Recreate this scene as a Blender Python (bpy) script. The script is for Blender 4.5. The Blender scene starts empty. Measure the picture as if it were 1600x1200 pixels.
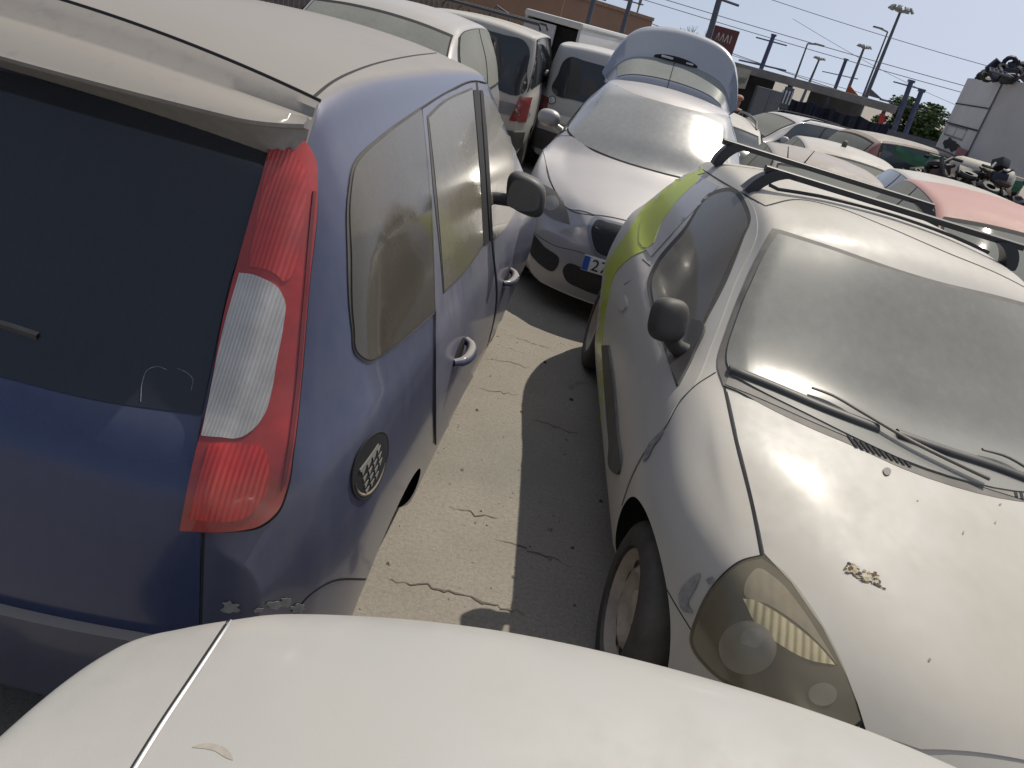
import bpy, bmesh, math, random
import numpy as np
from mathutils import Vector, Matrix
from mathutils.bvhtree import BVHTree
from mathutils.geometry import delaunay_2d_cdt

random.seed(7)
scene = bpy.context.scene
COL = scene.collection
R = math.radians

# ------------------------------------------------------------------ camera
CAM_H, PITCH, ROLL, FOCAL = 1.88, R(25.5), R(15.2), 1200.0      # focal in pixels of the 1600 px wide photograph
c_f = np.array([0, math.cos(PITCH), -math.sin(PITCH)])
_r0 = np.array([1.0, 0, 0]); _u0 = np.array([0, math.sin(PITCH), math.cos(PITCH)])
c_r = math.cos(ROLL) * _r0 + math.sin(ROLL) * _u0
c_u = -math.sin(ROLL) * _r0 + math.cos(ROLL) * _u0
CAM_P = np.array([0, 0, CAM_H])
cam = bpy.data.objects.new('camera', bpy.data.cameras.new('camera'))
COL.objects.link(cam); scene.camera = cam
cam.data.sensor_width = 36.0; cam.data.lens = 36.0 * FOCAL / 1600.0
cam.data.clip_start = 0.05; cam.data.clip_end = 3000
cam.matrix_world = Matrix(((c_r[0], c_u[0], -c_f[0], 0), (c_r[1], c_u[1], -c_f[1], 0),
                           (c_r[2], c_u[2], -c_f[2], CAM_H), (0, 0, 0, 1)))

# ------------------------------------------------------------------ light
SUN_EL, SUN_AZ = R(59.5), R(34)          # azimuth measured from +Y towards +X
w = bpy.data.worlds.new('World'); scene.world = w; w.use_nodes = True
nt = w.node_tree; bg = nt.nodes['Background']
sky = nt.nodes.new('ShaderNodeTexSky'); sky.sky_type = 'NISHITA'; sky.sun_disc = False
sky.sun_elevation = SUN_EL; sky.sun_rotation = SUN_AZ
sky.air_density = 1.0; sky.dust_density = 2.2; sky.ozone_density = 1.6
tcw = nt.nodes.new('ShaderNodeTexCoord'); lift = nt.nodes.new('ShaderNodeVectorMath'); lift.operation = 'ADD'
lift.inputs[1].default_value = (0, 0, .26)          # the air of the horizon is as clear as it is a little higher up
nt.links.new(tcw.outputs['Generated'], lift.inputs[0]); nt.links.new(lift.outputs[0], sky.inputs[0])
bw = nt.nodes.new('ShaderNodeRGBToBW'); hz_ = nt.nodes.new('ShaderNodeMix'); hz_.data_type = 'RGBA'; hz_.inputs[0].default_value = .42   # summer haze greys the blue
nt.links.new(sky.outputs[0], bw.inputs[0]); nt.links.new(sky.outputs[0], hz_.inputs[6]); nt.links.new(bw.outputs[0], hz_.inputs[7])
nt.links.new(hz_.outputs[2], bg.inputs[0]); bg.inputs[1].default_value = 0.125
sl = bpy.data.lights.new('sun', 'SUN'); sl.energy = 3.35; sl.angle = R(0.53); sl.color = (1.0, 0.925, 0.80)
so = bpy.data.objects.new('sun', sl); COL.objects.link(so)
sd = Vector((math.sin(SUN_AZ) * math.cos(SUN_EL), math.cos(SUN_AZ) * math.cos(SUN_EL), math.sin(SUN_EL)))
so.rotation_euler = sd.to_track_quat('Z', 'Y').to_euler(); so.location = (8, 8, 20)
scene.view_settings.view_transform = 'Standard'; scene.view_settings.look = 'None'
scene.view_settings.exposure = 0.0; scene.view_settings.gamma = 1.0

# ------------------------------------------------------------------ maths helpers
def ray(px, py):
    d = c_f * FOCAL + c_r * (px - 800) - c_u * (py - 600)
    return d / np.linalg.norm(d)

def at_y(px, py, Y):
    d = ray(px, py); return CAM_P + d * (Y / d[1])

def at_z(px, py, z):
    d = ray(px, py); return CAM_P + d * ((z - CAM_H) / d[2])

def gz(y):
    """the yard falls gently away from the camera"""
    return -.025*min(max(y-5.0, 0), 30.0)

def pchip_d(xk, y):
    """slopes of a monotone cubic; xk (K,), y (...,K)"""
    h = np.diff(xk); dl = np.diff(y, axis=-1) / h
    d = np.zeros_like(y)
    a, b = dl[..., :-1], dl[..., 1:]
    w1 = 2 * h[1:] + h[:-1]; w2 = h[1:] + 2 * h[:-1]
    with np.errstate(divide='ignore', invalid='ignore'):
        hm = (w1 + w2) / (w1 / a + w2 / b)
    d[..., 1:-1] = np.where(a * b > 0, hm, 0)
    d[..., 0] = dl[..., 0]; d[..., -1] = dl[..., -1]
    return d

def pchip(knots, x):
    k = np.array(knots, float); xk, yk = k[:, 0], k[:, 1]
    x = np.asarray(x, float)
    if len(xk) == 1: return np.full_like(x, yk[0])
    d = pchip_d(xk, yk); xc = np.clip(x, xk[0], xk[-1])
    i = np.clip(np.searchsorted(xk, xc, side='right') - 1, 0, len(xk) - 2)
    h = xk[i + 1] - xk[i]; t = (xc - xk[i]) / h
    return ((2*t**3-3*t**2+1)*yk[i] + (t**3-2*t**2+t)*h*d[i] + (-2*t**3+3*t**2)*yk[i+1] + (t**3-t**2)*h*d[i+1])

def smooth_poly(pts, n=6, closed=True, corners=()):
    """Catmull-Rom through the points; indices in corners stay sharp"""
    P = [np.array(p, float) for p in pts]; N = len(P); out = []
    segs = N if closed else N - 1
    for i in range(segs):
        p1, p2 = P[i], P[(i+1) % N]
        p0 = P[i-1] if (closed or i > 0) else p1
        p3 = P[(i+2) % N] if (closed or i + 2 < N) else p2
        if i in corners: p0 = p1
        if (i+1) % N in corners: p3 = p2
        L = np.linalg.norm(p2-p1)
        def tan(a, b, c):
            la, lb = np.linalg.norm(b-a), np.linalg.norm(c-b)
            if la < 1e-9 or lb < 1e-9: return (c-a) / max(la+lb, 1e-9)
            return ((b-a)/la*lb + (c-b)/lb*la) / (la+lb)
        m1 = tan(p0, p1, p2) * L; m2 = tan(p1, p2, p3) * L
        for k in range(n):
            t = k / n
            out.append((2*t**3-3*t**2+1)*p1 + (t**3-2*t**2+t)*m1 + (-2*t**3+3*t**2)*p2 + (t**3-t**2)*m2)
    if not closed: out.append(P[-1])
    return out

# ------------------------------------------------------------------ mesh builder
class MB:
    def __init__(s): s.v = []; s.f = []; s.m = []
    def add(s, verts, faces, mi=0):
        o = len(s.v); s.v += [tuple(map(float, p)) for p in verts]
        for f in faces: s.f.append(tuple(i + o for i in f)); s.m.append(mi)
        return s
    def box(s, c, size, mi=0, rot=None, bevel=0.0):
        bm = bmesh.new(); bmesh.ops.create_cube(bm, size=1.0)
        for v in bm.verts: v.co = Vector((v.co.x*size[0], v.co.y*size[1], v.co.z*size[2]))
        if bevel > 0: bmesh.ops.bevel(bm, geom=list(bm.edges), offset=bevel, segments=2, affect='EDGES', profile=0.6)
        M = Matrix.Translation(c) @ (rot.to_4x4() if rot is not None else Matrix())
        bm.verts.index_update()
        s.add([M @ v.co for v in bm.verts], [[v.index for v in f.verts] for f in bm.faces], mi); bm.free(); return s
    def tube(s, pts, r, n=8, mi=0, cap=True, flat=1.0):
        P = [Vector(p) for p in pts]; rs = r if isinstance(r, (list, tuple)) else [r]*len(P)
        rings = []; up = None
        for i, p in enumerate(P):
            t = (P[min(i+1, len(P)-1)] - P[max(i-1, 0)]).normalized()
            if up is None: up = t.orthogonal().normalized() if abs(t.z) > .9 else (Vector((0, 0, 1)) - t*t.z).normalized()
            else: up = (up - t*up.dot(t)).normalized()
            sd_ = t.cross(up)
            rings.append([p + (up*math.sin(a)*flat + sd_*math.cos(a))*rs[i] for a in [2*math.pi*k/n for k in range(n)]])
        V = [q for rg in rings for q in rg]; Fc = []
        for i in range(len(P)-1):
            for k in range(n):
                Fc.append((i*n+k, i*n+(k+1) % n, (i+1)*n+(k+1) % n, (i+1)*n+k))
        if cap: Fc.append(tuple(range(n-1, -1, -1))); Fc.append(tuple((len(P)-1)*n+k for k in range(n)))
        return s.add(V, Fc, mi)
    def grid(s, G, mi=0, flip=False):
        """G: rows x cols x 3"""
        G = np.asarray(G); a, b = G.shape[:2]
        F = []
        for i in range(a-1):
            for j in range(b-1):
                q = (i*b+j, i*b+j+1, (i+1)*b+j+1, (i+1)*b+j)
                F.append(q[::-1] if flip else q)
        return s.add(G.reshape(-1, 3), F, mi)
    def lathe(s, prof, origin, axis='y', n=28, mi=0):
        """prof: list of (radius, along)"""
        V = []; F = []
        for (r_, t) in prof:
            for k in range(n):
                a = 2*math.pi*k/n
                if axis == 'y': V.append((origin[0]+r_*math.cos(a), origin[1]+t, origin[2]+r_*math.sin(a)))
                elif axis == 'z': V.append((origin[0]+r_*math.cos(a), origin[1]+r_*math.sin(a), origin[2]+t))
                else: V.append((origin[0]+t, origin[1]+r_*math.cos(a), origin[2]+r_*math.sin(a)))
        for i in range(len(prof)-1):
            for k in range(n):
                F.append((i*n+k, i*n+(k+1) % n, (i+1)*n+(k+1) % n, (i+1)*n+k))
        return s.add(V, F, mi)
    def build(s, name, mats, parent=None, smooth=35, weld=0.0):
        me = bpy.data.meshes.new(name)
        me.from_pydata(s.v, [], s.f)
        if not isinstance(mats, (list, tuple)): mats = [mats]
        for m in mats: me.materials.append(m)
        me.polygons.foreach_set('material_index', s.m)
        bm = bmesh.new(); bm.from_mesh(me)
        if weld > 0: bmesh.ops.remove_doubles(bm, verts=bm.verts, dist=weld)
        bmesh.ops.recalc_face_normals(bm, faces=bm.faces)
        bm.to_mesh(me); bm.free()
        if smooth:
            me.polygons.foreach_set('use_smooth', [True]*len(me.polygons))
            if smooth < 180: me.set_sharp_from_angle(angle=R(smooth))
        o = bpy.data.objects.new(name, me); COL.objects.link(o)
        if parent is not None: o.parent = parent
        return o

def tag(o, label=None, cat=None, group=None, kind=None):
    if label: o['label'] = label
    if cat: o['category'] = cat
    if group: o['group'] = group
    if kind: o['kind'] = kind
    return o

def thing(name, label, cat, loc=(0, 0, 0), rz=0.0, group=None):
    o = bpy.data.objects.new(name, None); COL.objects.link(o)
    o.location = loc; o.rotation_euler = (0, 0, rz); o.empty_display_size = 0.2
    return tag(o, label, cat, group)

# ------------------------------------------------------------------ materials
MATS = {}
def nodes_of(name):
    m = bpy.data.materials.new(name); m.use_nodes = True; n = m.node_tree
    return m, n, n.nodes['Principled BSDF']

def N(n, typ, **kw):
    x = n.nodes.new(typ)
    for k, v in kw.items():
        if k in x.inputs: x.inputs[k].default_value = v
        else: setattr(x, k, v)
    return x

def noise(n, scale, detail=4, rough=.55, coord='Object', stretch=None, dist=0.0):
    tc = n.nodes.new('ShaderNodeTexCoord'); src = tc.outputs[coord]
    if stretch:
        mp = n.nodes.new('ShaderNodeMapping'); mp.inputs['Scale'].default_value = stretch
        n.links.new(src, mp.inputs[0]); src = mp.outputs[0]
    t = N(n, 'ShaderNodeTexNoise', Scale=scale, Detail=detail, Roughness=rough, Distortion=dist)
    n.links.new(src, t.inputs['Vector']); return t.outputs['Fac']

def ramp(n, src, a, b, ca=0.0, cb=1.0):
    mr = N(n, 'ShaderNodeMapRange'); mr.inputs[1].default_value = a; mr.inputs[2].default_value = b
    mr.inputs[3].default_value = ca; mr.inputs[4].default_value = cb; mr.clamp = True
    n.links.new(src, mr.inputs[0]); return mr.outputs[0]

def math_(n, op, a, b):
    x = N(n, 'ShaderNodeMath', operation=op)
    for i, q in enumerate((a, b)):
        if isinstance(q, (int, float)): x.inputs[i].default_value = q
        else: n.links.new(q, x.inputs[i])
    return x.outputs[0]

def mixc(n, fac, a, b):
    x = n.nodes.new('ShaderNodeMix'); x.data_type = 'RGBA'
    for idx, q in ((0, fac), (6, a), (7, b)):
        if isinstance(q, (int, float)): x.inputs[idx].default_value = q
        elif isinstance(q, tuple): x.inputs[idx].default_value = (*q, 1)
        else: n.links.new(q, x.inputs[idx])
    return x.outputs[2]

DUST = (0.40, 0.37, 0.32)
def paint(name, col, dust=.35, up=.5, rough=.32, metal=0.0, dustcol=DUST, coat=.4, coat_r=.10, finek=.10, spec_lo=.10, scale=2.2, streak=True, lo=.45, uplo=.35):
    """car paint under a film of settled dust: more on level panels, blotchy and run by old rain"""
    if name in MATS: return MATS[name]
    m, n, b = nodes_of(name)
    big = noise(n, scale, 5, .6); fine = noise(n, scale*14, 4, .6)
    st = noise(n, 3.0, 3, .5, stretch=(9, 9, .7)) if streak else fine
    g = n.nodes.new('ShaderNodeNewGeometry'); sx = n.nodes.new('ShaderNodeSeparateXYZ')
    n.links.new(g.outputs['Normal'], sx.inputs[0])
    upf = ramp(n, sx.outputs[2], uplo, .97, 0, up)
    blot = ramp(n, big, .35, .68, lo, 1.0)
    f = math_(n, 'ADD', math_(n, 'MULTIPLY', blot, dust), math_(n, 'MULTIPLY', upf, blot))
    f = math_(n, 'ADD', f, math_(n, 'MULTIPLY', math_(n, 'SUBTRACT', st, .5), dust*.7))
    f = math_(n, 'ADD', f, math_(n, 'MULTIPLY', math_(n, 'SUBTRACT', fine, .5), finek))
    f = ramp(n, f, 0, 1, 0, .97)
    c = mixc(n, f, col, dustcol)
    n.links.new(c, b.inputs['Base Color'])
    n.links.new(ramp(n, f, 0, .9, rough, min(.8, rough+.35)), b.inputs['Roughness'])
    n.links.new(ramp(n, f, 0, .8, metal, 0.0), b.inputs['Metallic'])
    n.links.new(ramp(n, f, 0, .8, coat, coat*.15), b.inputs['Coat Weight'])
    n.links.new(ramp(n, f, 0, .7, .5, spec_lo), b.inputs['Specular IOR Level'])
    b.inputs['Coat Roughness'].default_value = coat_r
    bp = N(n, 'ShaderNodeBump', Strength=.04, Distance=.004); n.links.new(noise(n, 260, 2), bp.inputs['Height'])
    n.links.new(bp.outputs[0], b.inputs['Normal'])
    MATS[name] = m; return m

def glass(name, dust=.5, tint=(.012, .016, .022), dustcol=(.33, .32, .28), rough=.16, scale=1.6, spec=.5, glare=.10, coat_r=.05, finek=.45, wavy_edge=None):
    """car window: dark behind, dust film on the outside"""
    if name in MATS: return MATS[name]
    m, n, b = nodes_of(name)
    big = noise(n, scale, 4, .55); fine = noise(n, 110, 3, .7); st = noise(n, 4, 3, .5, stretch=(7, 7, .6))
    f = math_(n, 'MULTIPLY', ramp(n, big, .3, .7, .78, 1.08), dust)
    f = math_(n, 'ADD', f, math_(n, 'MULTIPLY', math_(n, 'SUBTRACT', fine, .5), dust*finek))
    f = math_(n, 'ADD', f, math_(n, 'MULTIPLY', math_(n, 'SUBTRACT', st, .5), dust*.25))
    if wavy_edge:                                     # the film is thinner below a wavy line
        tc = n.nodes.new('ShaderNodeTexCoord'); sx = n.nodes.new('ShaderNodeSeparateXYZ'); n.links.new(tc.outputs['Object'], sx.inputs[0])
        hgt = math_(n, 'ADD', sx.outputs[2], math_(n, 'MULTIPLY', math_(n, 'SUBTRACT', noise(n, 7, 5, .6), .5), .16))
        hgt = math_(n, 'ADD', hgt, math_(n, 'MULTIPLY', sx.outputs[0], wavy_edge[2]))
        f = math_(n, 'MULTIPLY', f, ramp(n, hgt, wavy_edge[0]-.008, wavy_edge[0]+.012, wavy_edge[1], 1.0))
    f = ramp(n, f, 0, 1, 0, 1)
    n.links.new(mixc(n, f, tint, dustcol), b.inputs['Base Color'])
    n.links.new(ramp(n, f, 0, 1, rough*.5, rough*2.2), b.inputs['Roughness'])
    n.links.new(ramp(n, f, 0, .8, spec, spec*glare), b.inputs['Specular IOR Level'])
    n.links.new(ramp(n, f, 0, .7, .35, .35*glare), b.inputs['Coat Weight']); b.inputs['Coat Roughness'].default_value = coat_r
    MATS[name] = m; return m

def plain(name, col, rough=.5, metal=0.0, var=.25, scale=8, bump=0.0, dust=0.0, spec=.5, coord='Object'):
    if name in MATS: return MATS[name]
    m, n, b = nodes_of(name)
    f = ramp(n, noise(n, scale, 5, .6, coord), .3, .7)
    lo = tuple(c*(1-var) for c in col); hi = tuple(min(1, c*(1+var)) for c in col)
    c = mixc(n, f, lo, hi)
    if dust > 0:
        g = n.nodes.new('ShaderNodeNewGeometry'); sx = n.nodes.new('ShaderNodeSeparateXYZ')
        n.links.new(g.outputs['Normal'], sx.inputs[0])
        fd = math_(n, 'MULTIPLY', ramp(n, sx.outputs[2], .0, .9, .3, 1), ramp(n, noise(n, scale*.6, 5, .6), .35, .65, dust*.4, dust))
        c = mixc(n, fd, c, DUST)
    n.links.new(c, b.inputs['Base Color']); b.inputs['Roughness'].default_value = rough
    b.inputs['Metallic'].default_value = metal; b.inputs['Specular IOR Level'].default_value = spec
    if bump > 0:
        bp = N(n, 'ShaderNodeBump', Strength=bump, Distance=.01); n.links.new(noise(n, scale*6, 4, .6, coord), bp.inputs['Height'])
        n.links.new(bp.outputs[0], b.inputs['Normal'])
    MATS[name] = m; return m

def lens(name, col, rough=.12, ribs=0, axis=0, depth=.4, var=.3, spec=.6, dust=.12, ribmix=.55):
    """moulded lamp plastic with ribs"""
    if name in MATS: return MATS[name]
    m, n, b = nodes_of(name)
    f = ramp(n, noise(n, 9, 4, .6), .3, .7)
    c = mixc(n, f, tuple(q*(1-var) for q in col), tuple(min(1, q*(1+var)) for q in col))
    if ribs:
        tc = n.nodes.new('ShaderNodeTexCoord'); sx = n.nodes.new('ShaderNodeSeparateXYZ'); n.links.new(tc.outputs['Object'], sx.inputs[0])
        sn = math_(n, 'SINE', math_(n, 'MULTIPLY', sx.outputs[axis], ribs*6.2832), 0)
        c = mixc(n, ramp(n, sn, -1, 1, 0, ribmix), c, tuple(q*.55 for q in col))
        bp = N(n, 'ShaderNodeBump', Strength=depth, Distance=.003); n.links.new(sn, bp.inputs['Height'])
        n.links.new(bp.outputs[0], b.inputs['Normal'])
    c = mixc(n, ramp(n, noise(n, 5, 5), .35, .7, dust*.4, dust), c, DUST)
    n.links.new(c, b.inputs['Base Color']); b.inputs['Roughness'].default_value = rough
    b.inputs['Specular IOR Level'].default_value = spec; b.inputs['Coat Weight'].default_value = .5; b.inputs['Coat Roughness'].default_value = .06
    MATS[name] = m; return m

M_GAP = plain('panel_gap_black', (.012, .012, .014), .8, var=.1)
M_RUBBER = plain('window_rubber', (.035, .034, .033), .65, var=.3, dust=.25)
M_PLASTIC = plain('black_plastic', (.030, .031, .034), .5, var=.3, dust=.18)
M_DUSTYPLASTIC = plain('dusty_black_plastic', (.05, .048, .046), .65, var=.3, dust=.45)
M_TYRE = plain('tyre_rubber', (.028, .027, .026), .8, var=.3, scale=14, bump=.3, dust=.3)
M_UNDER = plain('underbody_black', (.012, .012, .012), .9)
M_RIM = plain('dusty_steel_rim', (.33, .31, .28), .5, .25, var=.25, scale=12, dust=.3)
M_CHROME = plain('chrome', (.7, .7, .7), .15, 1.0, var=.05)
M_REDLENS = lens('red_lamp_plastic', (.42, .018, .018))
M_PLATE = plain('plate_white', (.72, .73, .72), .4, var=.05, dust=.15)
M_PLATEBLUE = plain('plate_blue', (.02, .10, .45), .4, var=.1)
M_BLACKINK = plain('black_ink', (.015, .015, .016), .5, var=.1)

# ------------------------------------------------------------------ car body
NK = 12
class Car:
    """A car body from profile curves along its length; x runs from nose (0) to tail (L), y to its right, z up."""
    def __init__(s, spec, loc, ang, scale=1.0, res=.028, nv=4, smooth=2, tilt=0.0):
        s.p = spec; s.L = spec['L']; s.scale = scale
        s.loc = np.array([loc[0], loc[1], loc[2] if len(loc) > 2 else 0.0]); s.ang = ang   # ang: heading of the nose, clockwise from +Y
        fw = np.array([math.sin(ang), math.cos(ang), 0]); rt = np.array([math.cos(ang), -math.sin(ang), 0])
        up = np.array([0, 0, 1.0])
        s.A = np.array([-fw, rt*math.cos(tilt)+up*math.sin(tilt), up*math.cos(tilt)-rt*math.sin(tilt)])            # world -> local rows
        s.tilt = tilt
        s.rz = math.atan2(-fw[1], -fw[0])
        s.res = res; s.nv = nv; s.nsm = smooth
        s.extra = MB(); s.mesh_body()
    def to_local(s, P): return s.A @ (np.asarray(P) - s.loc) / s.scale
    def to_world(s, p): return s.loc + s.A.T @ (np.asarray(p) * s.scale)
    def ctrl(s, x):
        p = s.p; g = lambda k: pchip(p[k], x)
        zt, yt, cr = g('ztop'), g('ytop'), g('crown'); yb, zb = g('ybelt'), g('zbelt')
        ym, zm, ys, zs = g('ymax'), g('zmax'), g('ysill'), g('zsill'); bul = g('bulge') if 'bulge' in p else .02
        z0 = np.zeros_like(x); ze = zt - cr
        P = [(z0, zt), (.42*yt, zt-.16*cr), (.80*yt, zt-.62*cr), (yt, ze)]
        P.append((yt+(yb-yt)*.14+bul*.7, ze+(zb-ze)*.16))
        P.append((yt+(yb-yt)*.56+bul, ze+(zb-ze)*.55))
        P.append((yb, zb))
        P.append((yb+(ym-yb)*.62, zb+(zm-zb)*.28))
        P.append((ym, zm))
        P.append((ym+(ys-ym)*.30, zm+(zs-zm)*.55))
        P.append((ys, zs)); P.append((ys-.10, zs-.035))
        Y = np.stack([q[0] for q in P], -1); Z = np.stack([q[1] for q in P], -1)
        return Y, Z
    def S(s, x, v):
        x = np.atleast_1d(np.asarray(x, float)).astype(float); v = np.atleast_1d(np.asarray(v, float))
        x, v = np.broadcast_arrays(x, v); shp = x.shape; x = x.ravel(); v = v.ravel()
        sg = np.where(v < 0, -1.0, 1.0); va = np.clip(np.abs(v), 0, NK-1)
        Y, Z = s.ctrl(x); kk = np.arange(NK, dtype=float)
        i = np.clip(va.astype(int), 0, NK-2); t = va - i; r = np.arange(len(x))
        def ev(A):
            d = pchip_d(kk, A); d[:, 0] = 0 if A is Z else d[:, 0]
            return ((2*t**3-3*t**2+1)*A[r, i] + (t**3-2*t**2+t)*d[r, i] + (-2*t**3+3*t**2)*A[r, i+1] + (t**3-t**2)*d[r, i+1])
        y = ev(Y); z = ev(Z)
        xx = s.plan(x, y)
        return np.stack([xx, y*sg, z], -1).reshape(*shp, 3)
    def plan(s, x, y):
        W = s.p.get('W', .87)
        q = np.minimum((np.abs(y)/W), 1.1)**s.p.get('planpow', 2.4)
        xf = s.p.get('nose', .2) * q * np.clip(1-x/1.0, 0, 1)**1.6
        xr = s.p.get('tail', .12) * q * np.clip(1-(s.L-x)/.75, 0, 1)**1.6
        return x + xf - xr
    def stations(s):
        xx = np.linspace(0, s.L, 1600); zt = pchip(s.p['ztop'], xx)
        ds = np.sqrt(np.diff(xx)**2 + np.diff(zt)**2); a = np.concatenate([[0], np.cumsum(ds)])
        n = max(30, int(a[-1]/s.res)); return np.interp(np.linspace(0, a[-1], n), a, xx)
    def mesh_body(s):
        xs = s.stations(); vs = np.linspace(0, NK-1, (NK-1)*s.nv+1); n, m = len(xs), len(vs)
        G = s.S(xs[:, None], vs[None, :])                                   # n,m,3 right half
        V = []; idx = {}
        def vid(i, j, sg):
            if j == 0: sg = 1
            k = (i, j, sg)
            if k not in idx:
                p = G[i, j].copy(); p[1] *= sg; idx[k] = len(V); V.append(p)
            return idx[k]
        F = []; arch = s.p.get('arches', ()); cut = []
        for i in range(n-1):
            for j in range(m-1):
                c = G[i:i+2, j:j+2].reshape(-1, 3).mean(0)
                if vs[j] > 6.4 and any((c[0]-ax)**2 + (c[2]-az)**2 < ar*ar for ax, az, ar in arch): continue
                for sg in (1, -1):
                    q = [vid(i, j, sg), vid(i, j+1, sg), vid(i+1, j+1, sg), vid(i+1, j, sg)]
                    F.append(q if sg > 0 else q[::-1])
        je = 3*s.nv
        for end in (0, 1):
            i = 0 if end == 0 else n-1
            cols = [(j, -1) for j in range(je, 0, -1)] + [(j, 1) for j in range(0, je+1)]
            row = [vid(i, j, sg) for j, sg in cols]
            ye = G[i, je, 1]; ratios = [sg*G[i, j, 1]/ye for j, sg in cols]
            zt, zb = G[i, je, 2], G[i, m-1, 2]; bl = s.p.get('facebulge', (.03, .03))[end] * (-1 if end == 0 else 1)
            xc0 = 0.0 if end == 0 else s.L
            for j in range(je+1, m):
                yj = G[i, j, 1]; zj = G[i, j, 2]; new = []
                tt = (zt-zj)/max(zt-zb, 1e-6)
                for c, rt in enumerate(ratios):
                    if c == 0: new.append(vid(i, j, -1)); continue
                    if c == len(ratios)-1: new.append(vid(i, j, 1)); continue
                    y = yj*rt; W = s.p.get('W', .87)
                    x = xc0 + (1 if end == 0 else -1)*s.p.get('nose' if end == 0 else 'tail', .15)*min(abs(y)/W, 1.1)**s.p.get('planpow', 2.4)
                    x += bl*math.sin(math.pi*min(tt*1.02, 1))*(1-rt*rt)
                    # crown of the top edge fades out downwards
                    zz = zj + (G[i, cols[c][0], 2]-zt)*(1-tt)**2
                    V.append(np.array([x, y, zz])); new.append(len(V)-1)
                for c in range(len(ratios)-1):
                    q = [row[c], row[c+1], new[c+1], new[c]]
                    F.append(q if end == 0 else q[::-1])
                row = new
        for i in range(n-1):                                                 # floor
            c = (G[i, m-1]+G[i+1, m-1])/2
            q = [vid(i, m-1, 1), vid(i, m-1, -1), vid(i+1, m-1, -1), vid(i+1, m-1, 1)]
            F.append(q)
        V = np.array(V)
        # snap arch rims to clean circles
        from collections import Counter
        ec = Counter()
        for f in F:
            for a, b in zip(f, f[1:]+f[:1]): ec[(min(a, b), max(a, b))] += 1
        bd = {a for e, k in ec.items() if k == 1 for a in e}
        for a in bd:
            for ax, az, ar in arch:
                dx, dz = V[a, 0]-ax, V[a, 2]-az; rr = math.hypot(dx, dz)
                if .6*ar < rr < 1.25*ar and V[a, 2] > pchip(s.p['zsill'], V[a, 0])-.03: V[a, 0] = ax+dx/rr*ar; V[a, 2] = az+dz/rr*ar
        nb_ = {}
        for (a, b), k in ec.items():
            if k == 1: nb_.setdefault(a, []).append(b); nb_.setdefault(b, []).append(a)
        for ax, az, ar in arch:
            on = [a for a in bd if abs(math.hypot(V[a, 0]-ax, V[a, 2]-az)-ar) < 1e-4 and len(nb_[a]) == 2]
            for it in range(10):
                new = {a: (V[nb_[a][0]]+V[nb_[a][1]]+V[a])/3 for a in on}
                for a, p in new.items():
                    dx, dz = p[0]-ax, p[2]-az; rr = math.hypot(dx, dz); V[a] = (ax+dx/rr*ar, p[1], az+dz/rr*ar)
        # light smoothing to round off creases
        A = [[] for _ in V]
        for a, b in ec: A[a].append(b); A[b].append(a)
        ea = np.array(list(ec.keys())); deg = np.bincount(ea.ravel(), minlength=len(V))
        for it in range(s.nsm):
            for lam in (.5, -.42):
                acc = np.zeros_like(V)
                np.add.at(acc, ea[:, 0], V[ea[:, 1]]); np.add.at(acc, ea[:, 1], V[ea[:, 0]])
                d = acc/np.maximum(deg, 1)[:, None]-V
                d[list(bd)] = 0; V = V+lam*d
        s.V, s.F = V, F
        s.bvh = BVHTree.FromPolygons([Vector(v) for v in V], F)
        for ax, az, ar in arch:                                              # arch liners
            for sg in (1, -1):
                yo = float(min(pchip(s.p['ysill'], np.array([ax-ar, ax, ax+ar]))))-.03
                rows = []
                for k in range(25):
                    a = math.pi*k/24
                    x, z = ax+ar*.995*math.cos(a), max(az+ar*.995*math.sin(a), .1)
                    rows.append([(x, sg*(yo-.01), z), (x, sg*(yo-.12), z), (x, sg*(yo-.36), z)])
                s.extra.grid(rows, 1)
                ring = [(r_[2][0], sg*(yo-.36), r_[2][2]) for r_ in rows]
                s.extra.add(ring, [tuple(range(len(ring)))], 1)
    # ---- projection of drawn outlines on to the body
    def hit(s, o, d):
        h = s.bvh.ray_cast(Vector(o), Vector(d))
        if h[0] is None: return None
        n_ = np.array(h[1]); return (np.array(h[0]), n_ if np.dot(n_, np.asarray(d)) < 0 else -n_)
    def proj_px(s):
        o = s.to_local(CAM_P); return lambda p: (o, s.A @ ray(p[0], p[1]))
    def proj_side(s, sg=1): return lambda p: (np.array([p[0], 3.0*sg, p[1]]), np.array([0, -1.0*sg, 0]))
    def proj_top(s): return lambda p: (np.array([p[0], p[1], 4.0]), np.array([0, 0, -1.0]))
    def proj_front(s): return lambda p: (np.array([-3.0, p[0], p[1]]), np.array([1.0, 0, 0]))
    def proj_rear(s): return lambda p: (np.array([s.L+3.0, p[0], p[1]]), np.array([-1.0, 0, 0]))
    def pts3(s, pl, proj):
        out = []
        for p in pl:
            o, d = proj(p); h = s.hit(o, d)
            if h is not None: out.append(h)
        return out
    def loc_px(s, px, py):
        o, d = s.proj_px()((px, py)); h = s.hit(o, d); return None if h is None else h[0]
    def drape(s, mb, poly, proj, off=.003, step=None, mi=0, skirt=.006, mirror=False, dome=0.0):
        """fill a 2D outline, press it on to the body, raise it by off; a skirt closes its rim"""
        P = [np.array(p, float)[:2] for p in poly]
        mn = np.min(P, 0); mx = np.max(P, 0)
        if step is None: step = max(mx-mn)/24
        bound = []
        for a, b in zip(P, P[1:]+P[:1]):
            k = max(1, int(np.linalg.norm(b-a)/step))
            for i in range(k): bound.append(a+(b-a)*i/k)
        nb = len(bound); B = np.array(bound); B2 = np.roll(B, -1, 0)
        inner = []
        ys = np.arange(mn[1]+step/2, mx[1], step*.87)
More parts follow.
